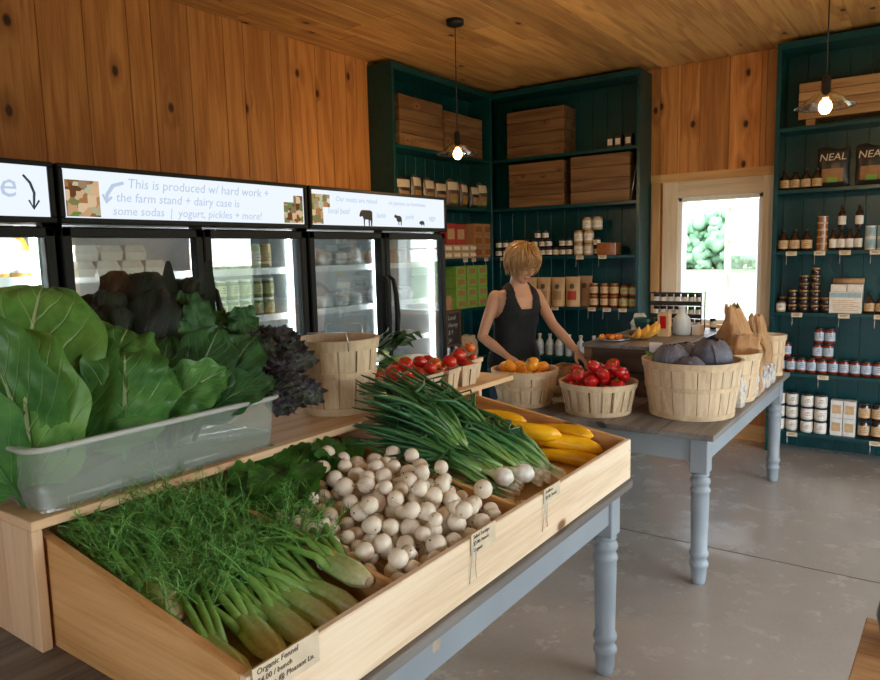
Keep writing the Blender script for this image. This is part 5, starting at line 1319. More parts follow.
# --- side shelving (left wall): front faces +x, things turned by 90 degrees
def chips(label,loc,w,h,rz,group=None,mat='chipbag',top='chipwhite',nuts=True,text=None):
    t=thing('snack_bag',label,'snack bag',loc,rz,group); rr=random.Random(int(abs(loc[1]*1000+loc[0]*100)))
    def prof(u,v): return .040*sin(pi*min(1,max(0,v)))**.45*sin(pi*u)**.5*(1+.18*NZ.noise(V((u*4,v*4,loc[1]*9))))
    for s,nm in((-1,'front_panel'),(1,'back_panel')):
        m=MB(); m.grid(lambda u,v:((u-.5)*w*(1+.05*abs(v-.5)),s*prof(u,v),h*v+.012*sin(7*u+loc[1])*(v>.97)),12,12); obj(nm,m,M[mat],t)
    m=MB(); m.grid(lambda u,v:((u-.5)*w*.86,-prof(.07+.86*u,.62+.3*v)-.0015,h*(.62+.3*v)),10,5); obj('printed_header',m,M[top],t)
    m=MB(); m.grid(lambda u,v:((u-.5)*w*.7,-prof(.15+.7*u,.15+.33*v)-.0015,h*(.15+.33*v)),10,5); obj('product_window',m,M['tanbox' if not nuts else 'brownbox'],t)
    if text: txt(text,w*.36,M['chipwhite'],t,Matrix.Translation((-w*.44,-.044,h*.68))@Matrix.Rotation(pi/2,4,'X'),sx=1.0,ext=.001)
    m=MB(); m.grid(lambda u,v:((u-.5)*w*.35,-prof(.33+.35*u,.14+.12*v)-.003,h*(.14+.12*v)),5,3); obj('green_patch',m,M['greenbox'],t)
    return t
ys=[-1.58,-1.40,-1.22,-1.05,-.86,-.68,-.50,-.36]
lb=['nearest the end panel','second from the end panel','third from the end panel','fourth in the row, right above the fridge corner','fifth in the row','sixth in the row','seventh in the row','last in the row by the corner']
for i,y in enumerate(ys): chips('foil snack bag '+lb[i]+' of the side shelving',(.17,y,S5+.0006),.16,.21+.03*((i*5)%3)/2,pi/2+.12*((i*3)%4-1.5),mat='chipbag' if i%3 else 'chipdark')
for k in range(4):
    for q in range(2): carton('cracker_carton','flat tan carton in the low stack beside the right fridge','' and 0 or (.165,-1.02+.135*k,S4+.0006+.062*q),.125,.13,.058,'tanbox','labelwhite',group='flat tan cartons',rz=pi/2)
carton('red_carton','red and tan printed carton standing behind the flat cartons, left one',(.10,-.86,S4+.126),.15,.10,.19,'redbox','tanbox',rz=pi/2)
carton('red_carton','red and tan printed carton standing behind the flat cartons, right one',(.10,-.70,S4+.126),.15,.10,.185,'redbox','tanbox',rz=pi/2)
for q in range(3):
    for k in range(2):
        carton('brown_carton','orange-brown carton in the corner stack, '+['bottom','middle','top'][q]+' '+['left','right'][k]+' one',(.165,-.52+.165*k,S4+.0006+.106*q),.155,.13,.104,'brownbox','honey',rz=pi/2)
for q in range(4):
    for k in range(3):
        carton('green_carton','green tea carton, '+['bottom','second','third','top'][q]+' of the '+['left','middle','right'][k]+' stack on the side shelving',(.165,-.83+.185*k,S3+.0006+.098*q),.165,.13,.096,'greenbox','brownbox',rz=pi/2)
for i,y in enumerate((-1.04,-.95)):
    t=thing('paper_sack','small brown paper sack behind the chalkboard, '+['nearer the fridge','nearer the green cartons'][i],'paper bag',(.15,y,S3+.0006)); obj('bag_body',bag(MB(),(0,0,0),.08,.09,.15-.02*i,50+i,open_=.7,cr=.12),M['kraft'],t)
t=thing('chalkboard','small framed chalkboard hanging on the side shelving next to the fridge','sign',(.262,-1.03,S3-.03))
obj('frame',MB().bb(0,.014,-.115,-.10,-.28,.03).bb(0,.014,.10,.115,-.28,.03).bb(0,.014,-.10,.10,.015,.03).bb(0,.014,-.10,.10,-.28,-.265),M['crate_y'],t)
obj('slate_board',MB().bb(.002,.009,-.0995,.0995,-.2645,.0145),M['slate'],t)
for i,s in enumerate(('Local','Honey','$ 9','Jar')): txt(s,.055,M['chalk'],t,Matrix.Translation((.0105,-.085,-.045-.065*i))@Matrix.Rotation(pi/2,4,'Z')@Matrix.Rotation(pi/2,4,'X'))
for k,y in enumerate((-1.0,-.87)):
    t=thing('steel_canister','steel canister with handle on the low side shelf, '+['nearer the fridge','nearer the corner'][k],'canister',(.17,y,S2+.0006))
    obj('can_body',MB().lathe([(0,0),(.045,0),(.048,.005),(.048,.13),(.04,.15),(.02,.158),(0,.16)],20),M['steel'],t)
    obj('can_handle',MB().tube([(.0,-.035,.14),(.0,-.045,.19),(0,0,.215),(0,.045,.19),(0,.035,.14)],.004,6),M['steel'],t)
t=thing('cloth_sack','cream cloth sack with dark printing on the low side shelf','sack',(.15,-.63,S2+.0006)); obj('sack_body',bag(MB(),(0,0,0),.13,.22,.20,61,open_=.75,cr=.10),M['cream'],t)
for y,l in((-.79,'under the red cartons'),(-.65,'under the brown cartons'),(-.43,'nearest the corner')): pricecard((.253,y,S4-.014),pi/2,'cream price card on the side shelving '+l,w=.07)
# --- right shelving
wcrate('long knotty wooden box on the top shelf of the right shelving behind the lamp',(3.30,-.14,S6+.05),.86,.24,.26,0,'crate_lt')
for x in (2.95,3.62): tag(obj('wood_block',MB().bb(-.03,.03,-.1,.1,0,.048),M['crate_lt'],None,(x,-.14,S6+.0006)),'small wood block under the long box, '+('left one' if x<3 else 'right one'),'block')
fl=jar('syrup_flask',.034,.15,'brownbottle','lidblack','labeltan',kind='bottle')
row(fl,[2.785,2.857],Y,S5,'dark syrup flask with tan label, left pair on the upper shelf right of the window','syrup flasks, left pair',jit=.004)
row(fl,[2.93,3.002],Y,S5,'dark syrup flask with tan label, right pair next to the snack bags','syrup flasks, right pair',jit=.004)
chips('large dark snack bag with cream lettering on the upper right shelf, nearer the window',(3.10,-.16,S5+.0006),.20,.29,0,mat='chipdark',top='chipdark',text='NEAL')
chips('large dark snack bag with cream lettering on the upper right shelf, by the frame edge',(3.345,-.16,S5+.0006),.20,.29,.06,mat='chipdark',top='chipdark',text='NEAL')
mb_=jar('maple_flask',.037,.165,'brownbottle','lidblack','labeltan',kind='jug')
for x,l in((2.79,'nearest the window'),(2.870,'between two others'),(2.952,'next to the stacked tins')): row(mb_,[x],Y,S4,'squat brown flask with round tan label, '+l,None)
tn=jar('orange_tin',.036,.05,'labeltan','lidgold','honey',kind='tin')
for k in range(5): row(tn,[3.052],Y,S4+.0508*k,'orange-banded round tin, '+['bottom','second','middle','fourth','top'][k]+' of the stack of five',None,jit=.001)
sb=jar('sauce_bottle',.026,.165,'brownbottle','lidblack','labelwhite',kind='bottle')
for x,l in((3.125,'left'),(3.178,'second'),(3.232,'third'),(3.287,'fourth')): row(sb,[x],Y,S4,'slim brown sauce bottle, '+l+' of the four beside the orange tins',None,jit=.0)
for x,l in((3.178,'left'),(3.287,'right')): row(sb,[x],Y,S4+.166,'slim sauce bottle stacked on top, '+l+' of two',None,jit=0)
mg=jar('patterned_mug',.035,.085,'labelwhite','lidwhite','mintprint',kind='tin')
for q in range(2): row(mg,[3.362,3.437],Y,S4+.0858*q,'white cup with blue print at the frame edge, '+['lower','upper'][q]+' pair','patterned cups, '+['lower','upper'][q]+' pair',jit=.001)
jj=jar('jam_jar',.034,.055,'darkjam','lidgold',None)
wj=jar('cream_jar',.034,.085,'creamsauce','lidblack','labelwhite'); row(wj,[2.79],Y-.03,S3,'white-labelled jar alone at the left end of the jam shelf',None,jit=0)
row(jj,[2.79],Y+.06,S3,'dark jam jar behind the white-labelled jar, lower one',None,jit=0); row(jj,[2.79],Y+.06,S3+.056,'dark jam jar behind the white-labelled jar, upper one',None,jit=0)
for x,n,l in((2.868,3,'stack of three'),(2.945,5,'taller stack of five'),(2.99,0,''),(3.02,6,'tallest stack of six'),(3.093,2,'short stack of two')):
    for q in range(n): row(jj,[x],Y,S3+.0558*q,'flat dark jam jar with gold lid in the '+l,'jam jars in the '+l,jit=.002,seed=q)
for q in range(2): carton('card_box','white and blue box '+['lower left','lower right'][q]+' behind the blue sign card',(3.175+.105*q,-.17,S3+.0006),.10,.09,.21,'labelwhite','mintprint')
t=thing('sign_card','pale card with blue heading standing on the right shelving','sign',(3.225,-.232,S3+.0006)); obj('card',MB().bb(-.105,.105,-.003,.003,0,.155),M['labelwhite'],t)
obj('blue_heading',MB().bb(-.1,.1,-.0045,-.0035,.115,.15),M['mintprint'],t)
m=MB(); 
for k in range(6): m.bb(-.08,.08-.03*(k%2),-.0045,-.0035,.02+.014*k,.025+.014*k)
obj('text_lines',m,M['labeltan'],t)
tag(obj('paper_roll',MB().cyl((0,0,.022),.022,.20,16,Matrix.Rotation(pi/2,4,'Y')),M['kraft'],None,(3.235,-.17,S3+.212)),'brown paper roll lying on top of the white and blue boxes','paper roll')
row(fl,[3.375,3.447],Y,S3,'dark flask with tan label right of the blue sign card','flasks right of the sign card',jit=.003)
lj=jar('pickle_jar',.034,.115,'salsa','lidblack','labelblue')
X_=[2.80,2.872,2.944,3.016,3.088,3.160,3.232,3.304,3.376,3.448]
nm=['first','second','third','fourth','fifth','sixth','seventh','eighth','ninth','last']
for i,x in enumerate(X_): row(lj,[x],Y,S2,'pale-blue-labelled jar, '+nm[i]+' from the window end of the low jar row',None,jit=.002)
row(lj,[3.052],Y,S2+.116,'pale-blue-labelled jar in the second layer, left one',None,jit=0); row(lj,[3.124],Y,S2+.116,'pale-blue-labelled jar in the second layer, right one',None,jit=0)
row(lj,[3.060],Y,S2+.232,'pale-blue-labelled jar in the top layer, left one',None,jit=0); row(lj,[3.132],Y,S2+.232,'pale-blue-labelled jar in the top layer, right one',None,jit=0)
row(lj,[2.836],Y,S2+.116,'pale-blue-labelled jar stacked alone at the window end',None,jit=0)
wt=jar('white_tin',.043,.10,'tinwhite','lidblack','labelwhite',kind='jar')
for k,x in enumerate((2.80,2.892,3.0,3.093)):
    for q in range(3): row(wt,[x],Y-(.02 if k>1 else 0),S1+.1008*q,'white paint-like tin, '+['bottom','middle','top'][q]+' of the '+['first','second','third','fourth'][k]+' stack from the window',None,jit=0)
for k,x in enumerate((3.20,3.285)):
    for q in range(2): carton('white_carton','white printed carton, '+['lower','upper'][q]+' '+['left','right'][k]+' one on the lowest shelf',(x,Y,S1+.0006+.135*q),.08,.08,.133,'tinwhite','tanbox')
ab=jar('amber_jar',.038,.13,'brownbottle','lidblack','labeltan')
for k,x in enumerate((3.378,3.462)):
    for q in range(2): row(ab,[x],Y,S1+.131*q,'amber jar, '+['lower','upper'][q]+' '+['left','right'][k]+' one at the end of the lowest shelf',None,jit=0)
for x,z,l in((2.86,S4,'under the squat brown flasks'),(3.05,S4,'under the orange tins'),(3.213,S4,'under the sauce bottles'),(3.405,S4,'under the patterned cups'),(2.913,S3,'under the dark jam jars'),(3.224,S3,'under the blue sign card'),(3.449,S3,'at the frame edge under the flasks'),(3.106,S2,'in the middle of the low jar row'),(2.909,S1,'on the lowest shelf under the white tins'),(3.46,S1,'on the lowest shelf under the amber jars')):
    cards([x],-.283,z,lab='cream price card on the right shelving '+l)
# --- jar rack on the far riser
t=thing('wire_rack','dark wire rack of spice jars standing on the crate riser below the window','rack',(2.34,-1.36,ZR))
m=MB()
for z in(.0,.085,.17): m.bb(-.17,.17,-.045,.045,z+.001,z+.005); m.bb(-.17,.17,-.047,-.044,z+.001,z+.03)
for x in(-.17,.17):
    for y in(-.045,.045): m.bb(x-.003,x+.003,y-.003,y+.003,0,.26)
m.bb(-.17,.17,-.047,-.044,.25,.26); obj('rack_frame',m,M['blackplastic'],t)
sp=jar('spice_jar',.021,.072,'darkjam','lidblack','labelwhite')
for q in range(3):
    for k in range(7): 
        row(sp,[2.34-.141+.047*k],-1.36,ZR+.0055+.085*q,'spice jar on the '+['bottom','middle','top'][q]+' tier of the dark wire rack','spice jars, '+['bottom','middle','top'][q]+' tier of the rack',jit=.001)
row(sp,[2.535],-1.20,ZR,'spice jar alone beside the wire rack on the riser',None,jit=0)

# ================================================================ FRIDGE GOODS
def shelfpack(pr,ys,x,z,label,group):
    for y in ys: pr.put((x,y,z-.003),pi/2,label,group)
def eggbox():
    t=thing('egg_carton','','egg carton'); m=MB()
    vs=[(-.05,-.145,0),(.05,-.145,0),(.05,.145,0),(-.05,.145,0),(-.055,-.15,.035),(.055,-.15,.035),(.055,.15,.035),(-.055,.15,.035)]
    m.add(vs,[(3,2,1,0),(0,1,5,4),(1,2,6,5),(2,3,7,6),(3,0,4,7)]); obj('tray',m,M['foam'],t)
    m=MB(); vs=[(-.056,-.151,.036),(.056,-.151,.036),(.056,.151,.036),(-.056,.151,.036),(-.045,-.14,.07),(.045,-.14,.07),(.045,.14,.07),(-.045,.14,.07)]
    m.add(vs,[(0,1,5,4),(1,2,6,5),(2,3,7,6),(3,0,4,7),(4,5,6,7),(3,2,1,0)]); obj('lid',m,M['foam'],t)
    return Proto(t)
eg=eggbox()
z=1.54
for k,y in enumerate((-4.52,-4.40,-4.28,-4.16)): eg.put((.50,y,z-.003),pi/2,'pale pulp egg carton in the lower row, '+['first','second','third','last'][k]+' from the left inside the middle fridge')
for k,y in enumerate((-4.50,-4.38,-4.26)): eg.put((.50,y,z+.069),pi/2,'pale pulp egg carton in the upper row, '+['left','middle','right'][k]+' one inside the middle fridge')
for q in range(2):
    for k in range(4): carton('butter_box','tan butter carton under the egg cartons, '+['lower','upper'][q]+' row in the middle fridge',(.53,-4.53+.135*k,1.27+.0006-.003+.073*q),.125,.10,.07,'tanbox','cream',group='butter cartons, '+['lower','upper'][q]+' row',rz=pi/2)
for k in range(4): carton('meat_box','pale wood-coloured box on the third shelf behind the left door of the middle fridge',(.53,-4.52+.15*k,1.0),.14,.1,.10,'cream','tanbox',group='pale boxes on the third shelf of the middle fridge',rz=pi/2)
yo=jar('yogurt_bottle',.033,.15,'ltgreenjar','lidwhite','labelwhite'); dr=jar('dressing_jar',.033,.15,'creamsauce','lidgold','labeltan'); gb=jar('greens_jar',.036,.11,'pickle','lidwhite','greenlabel')
for k,y in enumerate((-3.86,-3.78,-3.70,-3.62,-3.54,-3.46,-3.38)): (yo if k%2 else dr).put((.55,y,1.54-.003),pi/2,('pale green' if k%2 else 'cream')+' dressing jar on the top shelf behind the right door of the middle fridge',('green' if k%2 else 'cream')+' jars on the top shelf of the middle fridge')
for q in range(2):
    for k,y in enumerate((-3.80,-3.715,-3.63,-3.545,-3.46,-3.375)): gb.put((.55,y,1.27-.003+.1105*q),pi/2,'green-labelled jar, '+['lower','upper'][q]+' row on the second shelf of the middle fridge','green jars, '+['lower','upper'][q]+' row')
for k,y in enumerate((-3.80,-3.69,-3.58,-3.47,-3.36)): gb.put((.55,y,1.0-.003),pi/2,'green-labelled jar on the third shelf of the middle fridge','green jars on the third shelf of the middle fridge')
# left fridge: juice bottles
jb=jar('juice_bottle',.042,.24,'orange','lidwhite','labelwhite',kind='jug')
for k,y in enumerate((-5.02,-4.93,-4.84,-4.75)): jb.put((.56,y,1.54-.003-.0),pi/2,'orange juice bottle with white label on the top shelf of the left fridge','juice bottles on the top shelf')
for k,y in enumerate((-5.02,-4.93,-4.84,-4.75)): jb.put((.56,y,1.27-.003),pi/2,'orange juice bottle with white label on the second shelf of the left fridge','juice bottles on the second shelf')
# right fridge: wrapped packs
M['frozen']=plain('frosted_pack',(.42,.45,.47,1),.35,.5,var=.35,vs=20); M['meatpack']=plain('vacuum_packed_meat',(.40,.25,.18,1),.3,.5,var=.35,vs=14)
def pack(name,label,loc,w,d,h,mat,seed):
    m=MB(); m.ball((0,0,h/2),1,16,10); vs=[]
    for v in m.v:
        x,y,z=v[0],v[1],v[2]-h/2; q=1+.15*NZ.noise(V((x*2+seed,y*2,z*2)))
        sgn=lambda a:(1 if a>=0 else -1)
        vs.append((sgn(x)*abs(x)**.6*w/2*q,sgn(y)*abs(y)**.6*d/2*q,h/2+sgn(z)*abs(z)**.6*h/2))
    m.v=vs; o=obj(name,m,M[mat],None,loc); return tag(o,label,'package')
rr=random.Random(77); i=0
for z,hh,nm_,mt in((1.54,.12,'top','frozen'),(1.27,.10,'second','frozen'),(1.0,.07,'third','kraftlt')):
    for k,y in enumerate((-3.06,-2.92,-2.78,-2.64)):
        pack('wrapped_pack','wrapped pack, '+['first','second','third','fourth'][k]+' on the '+nm_+' shelf behind the left door of the right fridge',(.53,y,z-.003),.16,.12,hh*rr.uniform(.8,1.1),mt if (k+i)%3 else 'liner',i); i+=1
    for k,y in enumerate((-2.36,-2.22,-2.08)):
        pack('wrapped_pack','wrapped pack, '+['first','second','third'][k]+' on the '+nm_+' shelf behind the right door of the right fridge',(.53,y,z-.003),.16,.12,hh*rr.uniform(.8,1.1),'meatpack' if nm_=='top' else 'frozen',i); i+=1
carton('cream_carton','cream carton hung as a price card inside the right fridge',(.60,-2.80,1.485),.09,.003,.05,'cream',None,rz=pi/2)
# ================================================================ PERSON
PB=V((1.545,-2.20,0)); fa=R(-30); Fv=V((cos(fa),sin(fa),0)); Lv=V((-sin(fa),cos(fa),0))
def J(a,b,z): return Fv*a+Lv*b+V((0,0,z))
pr_=thing('person','person with tousled blond hair in a black tank top, bending over the far table','person',tuple(PB))
bm_=MB()
Q0=Matrix((Fv,Lv,V((0,0,1)))).transposed().to_4x4()
def lean(z): return .10*max(0,z-.92)+.10*max(0,z-1.3)
rings=[(.80,.075,.10),(.84,.10,.155),(.90,.115,.172),(.96,.105,.162),(1.04,.090,.128),(1.12,.094,.130),(1.20,.105,.142),(1.27,.108,.150),(1.32,.095,.152),(1.355,.070,.135),(1.385,.052,.085),(1.41,.046,.055),(1.46,.045,.047),(1.50,.043,.045)]
def tor(u,v):
    i=v*(len(rings)-1);k=min(int(i),len(rings)-2);f=i-k; z,a,b=[rings[k][q]*(1-f)+rings[k+1][q]*f for q in range(3)]
    an=2*pi*u; ca,sa=cos(an),sin(an); n=.85
    x=a*(abs(ca)**n)*(1 if ca>0 else -1); y=b*(abs(sa)**n)*(1 if sa>0 else -1)
    if ca>0: x+=.028*math.exp(-((z-1.235)/.05)**2)*math.exp(-((abs(y)-.068)/.045)**2)
    return (x+lean(z),y,z)
bm_.grid(tor,36,52,M=Q0)
n0=len(bm_.v); 
# close torso ends
bm_.ball(tuple(J(0.0,0,.84)),.09,16,10,(1,1,.8)); bm_.ball(tuple(J(lean(1.49),0,1.49)),.044,14,8)
def limb(js,rs,n=16,sub=5):
    P_=[V(p) for p in js]; pts=[];rad=[]
    for i in range(len(P_)-1):
        for k in range(sub):
            s=k/sub; pts.append(P_[i]*(1-s)+P_[i+1]*s); s2=s*s*(3-2*s); rad.append(rs[i]*(1-s2)+rs[i+1]*s2)
    pts.append(P_[-1]); rad.append(rs[-1])
    bm_.tube(pts,rad,n)
    bm_.ball(tuple(pts[0]),rs[0],14,9); bm_.ball(tuple(pts[-1]),rs[-1],14,9)
    for i in range(1,len(P_)-1): bm_.ball(tuple(P_[i]),rs[i]*.99,14,9)
# left arm (towards the table) and right arm
SL,EL,WL=J(.045,.142,1.325),J(.19,.175,1.14),J(.40,.215,.985)
SR,ER,WR=J(.015,-.142,1.325),J(.0,-.235,1.075),J(.20,-.165,.965)
for S_,E_,W_ in((SL,EL,WL),(SR,ER,WR)):
    m1=S_*.6+E_*.4; m2=E_*.62+W_*.38
    limb([S_,m1,E_,m2,W_],[.043,.039,.032,.033,.021])
def hand(W_,d,pn,s):
    """wrist, direction, palm normal, thumb side"""
    d=d.normalized(); pn=(pn-d*pn.dot(d)).normalized(); sd=d.cross(pn)*s
    q=Matrix((sd,d,pn)).transposed().to_4x4(); q.translation=W_
    bm_.ball((0,0,0),1,16,10,(.036,.052,.015),M=q@Matrix.Translation((0,.045,0)))
    bm_.ball((0,0,0),1,12,8,(.026,.03,.017),M=q@Matrix.Translation((0,.012,0)))
    for k,(x,l) in enumerate(((.029,.068),(.0095,.076),(-.010,.070),(-.029,.055))):
        c=.35+.05*k; p=V((x*.85,.075,0)); pts=[p]; a=.15
        for seg in(.45,.32,.23):
            p=p+V((x*.12*seg,cos(a)*l*seg,-sin(a)*l*seg)); pts.append(p); a+=c
        bm_.tube([q@p for p in [V((x*.6,.04,0))]+pts],[.0095,.0088,.0082,.0075,.0062],8)
        bm_.ball(tuple(q@pts[-1]),.0065,8,6)
    pts=[V((.022,.012,-.002)),V((.044,.035,-.010)),V((.052,.060,-.018)),V((.048,.080,-.026))]
    bm_.tube([q@p for p in pts],[.013,.0115,.010,.008],8); bm_.ball(tuple(q@pts[-1]),.008,8,6)
hand(WL,(WL-EL)*.8+J(.25,.02,-.05)*.2,V((0,0,1)),1)
hand(WR,J(.9,.3,-.35),V((0,0,1)),-1)
# legs
for s in(-1,1):
    limb([J(-.005,s*.085,.86),J(.0,s*.09,.66),J(.015,s*.09,.475),J(-.01,s*.092,.32),J(-.03,s*.095,.09)],[.088,.075,.054,.052,.036])
    bm_.ball(tuple(J(.03,s*.10,.045)),.045,14,9,(1,1,.8)); bm_.tube([J(-.05,s*.098,.045),J(.06,s*.105,.038),J(.13,s*.11,.030)],[.038,.040,.028],12)
# head
HC=J(lean(1.5)+.035,0,1.527)
HM=Matrix.Translation(HC)@Matrix.Rotation(R(-22),4,'Z')@Matrix.Rotation(R(20),4,'Y')@Matrix.Rotation(R(-4),4,'X')
def hb(c,sc,n=16,m=11): bm_.ball((0,0,0),1,n,m,sc,M=HM@Matrix.Translation(c))
hb((-.012,0,.022),(.094,.074,.088),20,14)
hb((.018,0,-.030),(.066,.058,.078)); hb((.052,0,-.090),(.022,.024,.020)); hb((.040,0,-.078),(.034,.042,.026))
hb((.0,.040,-.055),(.045,.022,.038));hb((.0,-.040,-.055),(.045,.022,.038))
hb((.066,.033,-.028),(.020,.022,.020)); hb((.066,-.033,-.028),(.020,.022,.020))
hb((.078,0,.020),(.014,.05,.012))
bm_.tube([HM@V(p) for p in((.080,0,.006),(.093,0,-.012),(.104,0,-.030),(.088,0,-.038))],[.007,.008,.011,.008],10); hb((.092,.010,-.036),(.009,.008,.007)); hb((.092,-.010,-.036),(.009,.008,.007))
hb((.080,0,-.058),(.010,.021,.0055)); hb((.078,0,-.069),(.010,.018,.006))
for s in(-1,1): bm_.lathe([(.0,-.006),(.016,-.005),(.020,.0),(.018,.005),(.010,.002),(.0,.001)],14,HM@Matrix.Translation((-.008,s*.077,-.012))@Matrix.Rotation(s*-1.35,4,'X')@Matrix.Diagonal((.9,1.5,1,1)))
tmp=obj('tmp_body',bm_,M['skin'])
md=tmp.modifiers.new('r','REMESH'); md.mode='VOXEL'; md.voxel_size=.0062; md.use_smooth_shade=True
ms=tmp.modifiers.new('s','SMOOTH'); ms.factor=.5; ms.iterations=4
dg=bpy.context.evaluated_depsgraph_get(); me=bpy.data.meshes.new_from_object(tmp.evaluated_get(dg)); bpy.data.objects.remove(tmp)
me.name='body'; me.materials.clear(); me.materials.append(M['skin']); me.polygons.foreach_set('use_smooth',[True]*len(me.polygons))
body=bpy.data.objects.new('body',me); C.objects.link(body); body.parent=pr_
def garment(name,test,off,mat,wr=0.0,th=.0025):
    vs=[v.co.copy() for v in me.vertices]; ns=[v.normal.copy() for v in me.vertices]
    keep=[]
    loc=[(v.dot(Fv),v.dot(Lv),v.z) for v in vs]
    for p in me.polygons:
        if all(test(*loc[i]) for i in p.vertices): keep.append(tuple(p.vertices))
    idx={}; nv=[]; nf=[]
    for f in keep:
        g=[]
        for i in f:
            if i not in idx:
                idx[i]=len(nv); n=ns[i]; w=wr*NZ.noise(V((vs[i].x*14,vs[i].y*14,vs[i].z*6))); nv.append(tuple(vs[i]+n*(off+w)))
            g.append(idx[i])
        nf.append(tuple(g))
    mm=bpy.data.meshes.new(name); mm.from_pydata(nv,[],nf); mm.polygons.foreach_set('use_smooth',[True]*len(nf)); mm.materials.append(mat)
    o=bpy.data.objects.new(name,mm); C.objects.link(o); o.parent=pr_
    s=o.modifiers.new('t','SOLIDIFY'); s.thickness=th; s.offset=-1
    s=o.modifiers.new('sm','SMOOTH'); s.factor=.4; s.iterations=2
    return o
def tank(a,b,z):
    ab=abs(b); c=a-lean(z)
    if z<.86 or z>1.44: return False
    if z<1.16: return (ab<.165 or (z<1.0 and ab<.19)) and c<(.135 if ab<.11 else .10) and a>-.14
    if ab>.150-(z-1.16)*.20 or c>(.16 if ab<.10 else .105): return False
    if c>0: return not (z>1.255 and ab<.058-(1.32-min(z,1.32))*.25)
    return not (z>1.33 and ab<.055)
garment('tank_top',tank,.009,M['top'],.006)
garment('trousers',lambda a,b,z: .085<z<.90 and abs(b)<.215 and a<.14,.008,M['jeans'],.004)
garment('shoes',lambda a,b,z: z<.10,.006,M['shoe'])
for s in(-1,1):
    obj('eye',MB().ball((0,0,0),1,12,8,(.008,.011,.004),M=HM@Matrix.Translation((.078,s*.030,-.004))),M['white'],pr_)
    obj('iris',MB().ball((0,0,0),1,10,6,(.005,.0055,.0042),M=HM@Matrix.Translation((.0825,s*.0305,-.005))),M['bark'],pr_)
M['lip']=plain('lips',(.45,.13,.10,1),.4,.4)
obj('lips',MB().ball((0,0,0),1,12,7,(.006,.019,.0035),M=HM@Matrix.Translation((.0865,0,-.0605))).ball((0,0,0),1,12,7,(.006,.016,.004),M=HM@Matrix.Translation((.0850,0,-.0675))),M['lip'],pr_)
for s in(-1,1): obj('eyebrow',MB().tube([HM@V((.084,s*.014,.020)),HM@V((.084,s*.030,.025)),HM@V((.074,s*.046,.020))],[.0025,.003,.0015],5),M['hair'],pr_)
# hair: cap and overlapping locks
hm=MB(); rr=random.Random(8)
def hp_(th,ph,r): return V((-.012+.094*r*cos(ph)*cos(th),.074*r*cos(ph)*sin(th)*1.05,.028+.090*r*sin(ph)))
def cap(u,v):
    th=2*pi*u; lo=-.95 if cos(th)<.3 else .42-.0*th; lo=-.95+1.40*max(0,min(1,(cos(th)-.1)/.6)); ph=lo+(pi/2-lo)*v
    return hp_(th,ph,1.13+.05*NZ.noise(V((cos(th)*3,sin(th)*3,ph*3))))
hm.grid(cap,30,14,M=HM)
for k in range(330):
    th=rr.uniform(-pi,pi); front=cos(th)
    lo=(-1.05 if front<.2 else (-.75 if front<.55 else .05))+rr.uniform(-.15,.25)
    if front>=.55: lo=rr.uniform(-.12,.22) if abs(th)<.35 else rr.uniform(-.6,.0)
    hi=rr.uniform(.75,1.45); tw=rr.uniform(-.8,.8); R0=rr.uniform(1.08,1.30); pts=[];rd=[]; n=7; r_=rr.uniform(.003,.0065); hm.r=rr.random()
    fl=rr.uniform(0,.32)
    for i in range(n+1):
        s=i/n; ph=hi+(lo-hi)*s; t2=th+tw*s*s+.13*sin(s*8+k)*s
        r=R0+.12*sin(pi*s)*.7+fl*s**3
        q=hp_(t2,max(ph,-.9),r); 
        if ph<-.9: q.z-=(-.9-ph)*.09
        pts.append(HM@q); rd.append(r_*(.5+.9*sin(pi*min(1,s*1.15+.12)))*(1-.75*s**3))
    hm.tube(pts,rd,5)
obj('hair',hm,M['hair'],pr_)
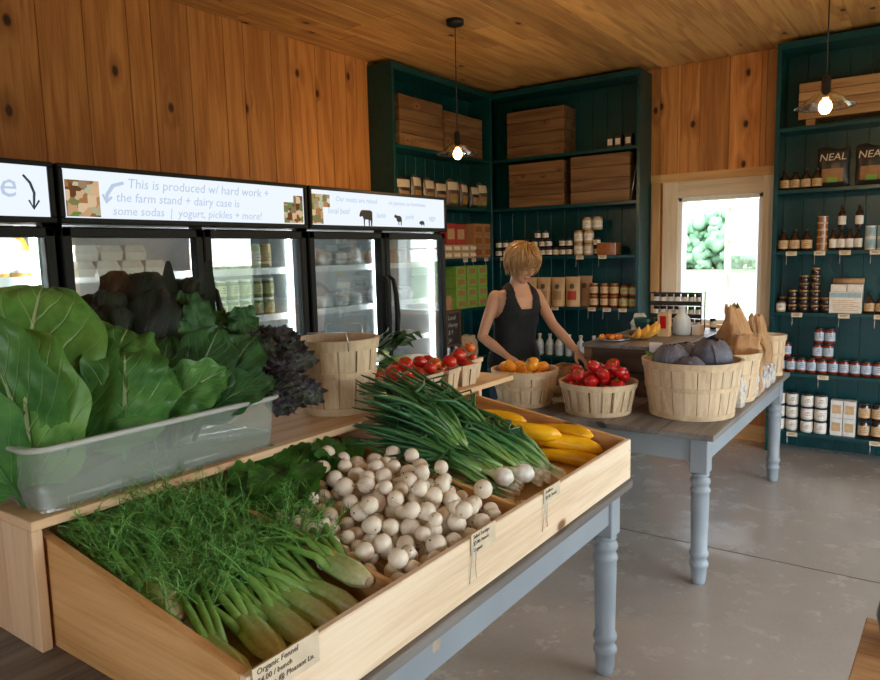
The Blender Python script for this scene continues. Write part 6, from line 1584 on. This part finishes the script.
# ================================================================ LIGHT, CAMERA
w=bpy.data.worlds.new('World'); C_=bpy.context.scene; C_.world=w; w.use_nodes=True
nt=w.node_tree; nt.nodes.clear(); out=nt.nodes.new('ShaderNodeOutputWorld'); bg=nt.nodes.new('ShaderNodeBackground'); nt.links.new(bg.outputs[0],out.inputs[0])
tc=nt.nodes.new('ShaderNodeTexCoord'); sp=nt.nodes.new('ShaderNodeSeparateXYZ'); nt.links.new(tc.outputs['Generated'],sp.inputs[0])
rp=nt.nodes.new('ShaderNodeValToRGB'); nt.links.new(sp.outputs[2],rp.inputs[0]); e=rp.color_ramp.elements
e[0].position=0; e[0].color=(.95,.97,1,1); e[1].position=.7; e[1].color=(.62,.80,1,1); nt.links.new(rp.outputs[0],bg.inputs[0]); bg.inputs[1].default_value=SKY
su=bpy.data.lights.new('sun','SUN'); su.energy=SUN; su.angle=R(3); su.color=(1,.95,.86); so=bpy.data.objects.new('sun',su); C.objects.link(so)
so.rotation_euler=(R(28),R(12),0)
def portal(loc,rot,sx,sy):
    L=bpy.data.lights.new('daylight_portal','AREA'); L.shape='RECTANGLE'; L.size=sx; L.size_y=sy; L.cycles.is_portal=True
    o=bpy.data.objects.new('daylight_portal',L); C.objects.link(o); o.location=loc; o.rotation_euler=rot
portal(((WX0+WX1)/2,.12,(WZ0+WZ1)/2),(R(-90),0,0),WX1-WX0,WZ1-WZ0)
portal((5.6,.12,1.15),(R(-90),0,0),1.2,2.3)
portal((RX1+.1,-3.35,1.12),(0,R(90),0),2.25,3.7)
portal((4.55,RY0-.1,1.1),(R(90),0,0),1.7,2.2)
cam=bpy.data.cameras.new('Camera'); co=bpy.data.objects.new('Camera',cam); C.objects.link(co)
cam.sensor_width=36; cam.lens=36*706.97/880; cam.clip_start=.05; cam.clip_end=500
yaw,pit,rol=.6192,.1202,-.0238
f=V((-sin(yaw)*cos(pit),cos(yaw)*cos(pit),-sin(pit))); r=V((cos(yaw),sin(yaw),0)); u=r.cross(f)
r2=r*cos(rol)+u*sin(rol); u2=-r*sin(rol)+u*cos(rol)
mt=Matrix((r2,u2,-f)).transposed().to_4x4(); mt.translation=(3.8039,-6.1994,1.6); co.matrix_world=mt
C_.camera=co
vs=C_.view_settings; vs.view_transform='Standard'; vs.look='None'; vs.exposure=EXPO; vs.gamma=1; vs.use_curve_mapping=False
C_.cycles.max_bounces=10; C_.cycles.diffuse_bounces=5; C_.cycles.transparent_max_bounces=24; C_.cycles.sample_clamp_indirect=6; C_.cycles.use_denoising=True
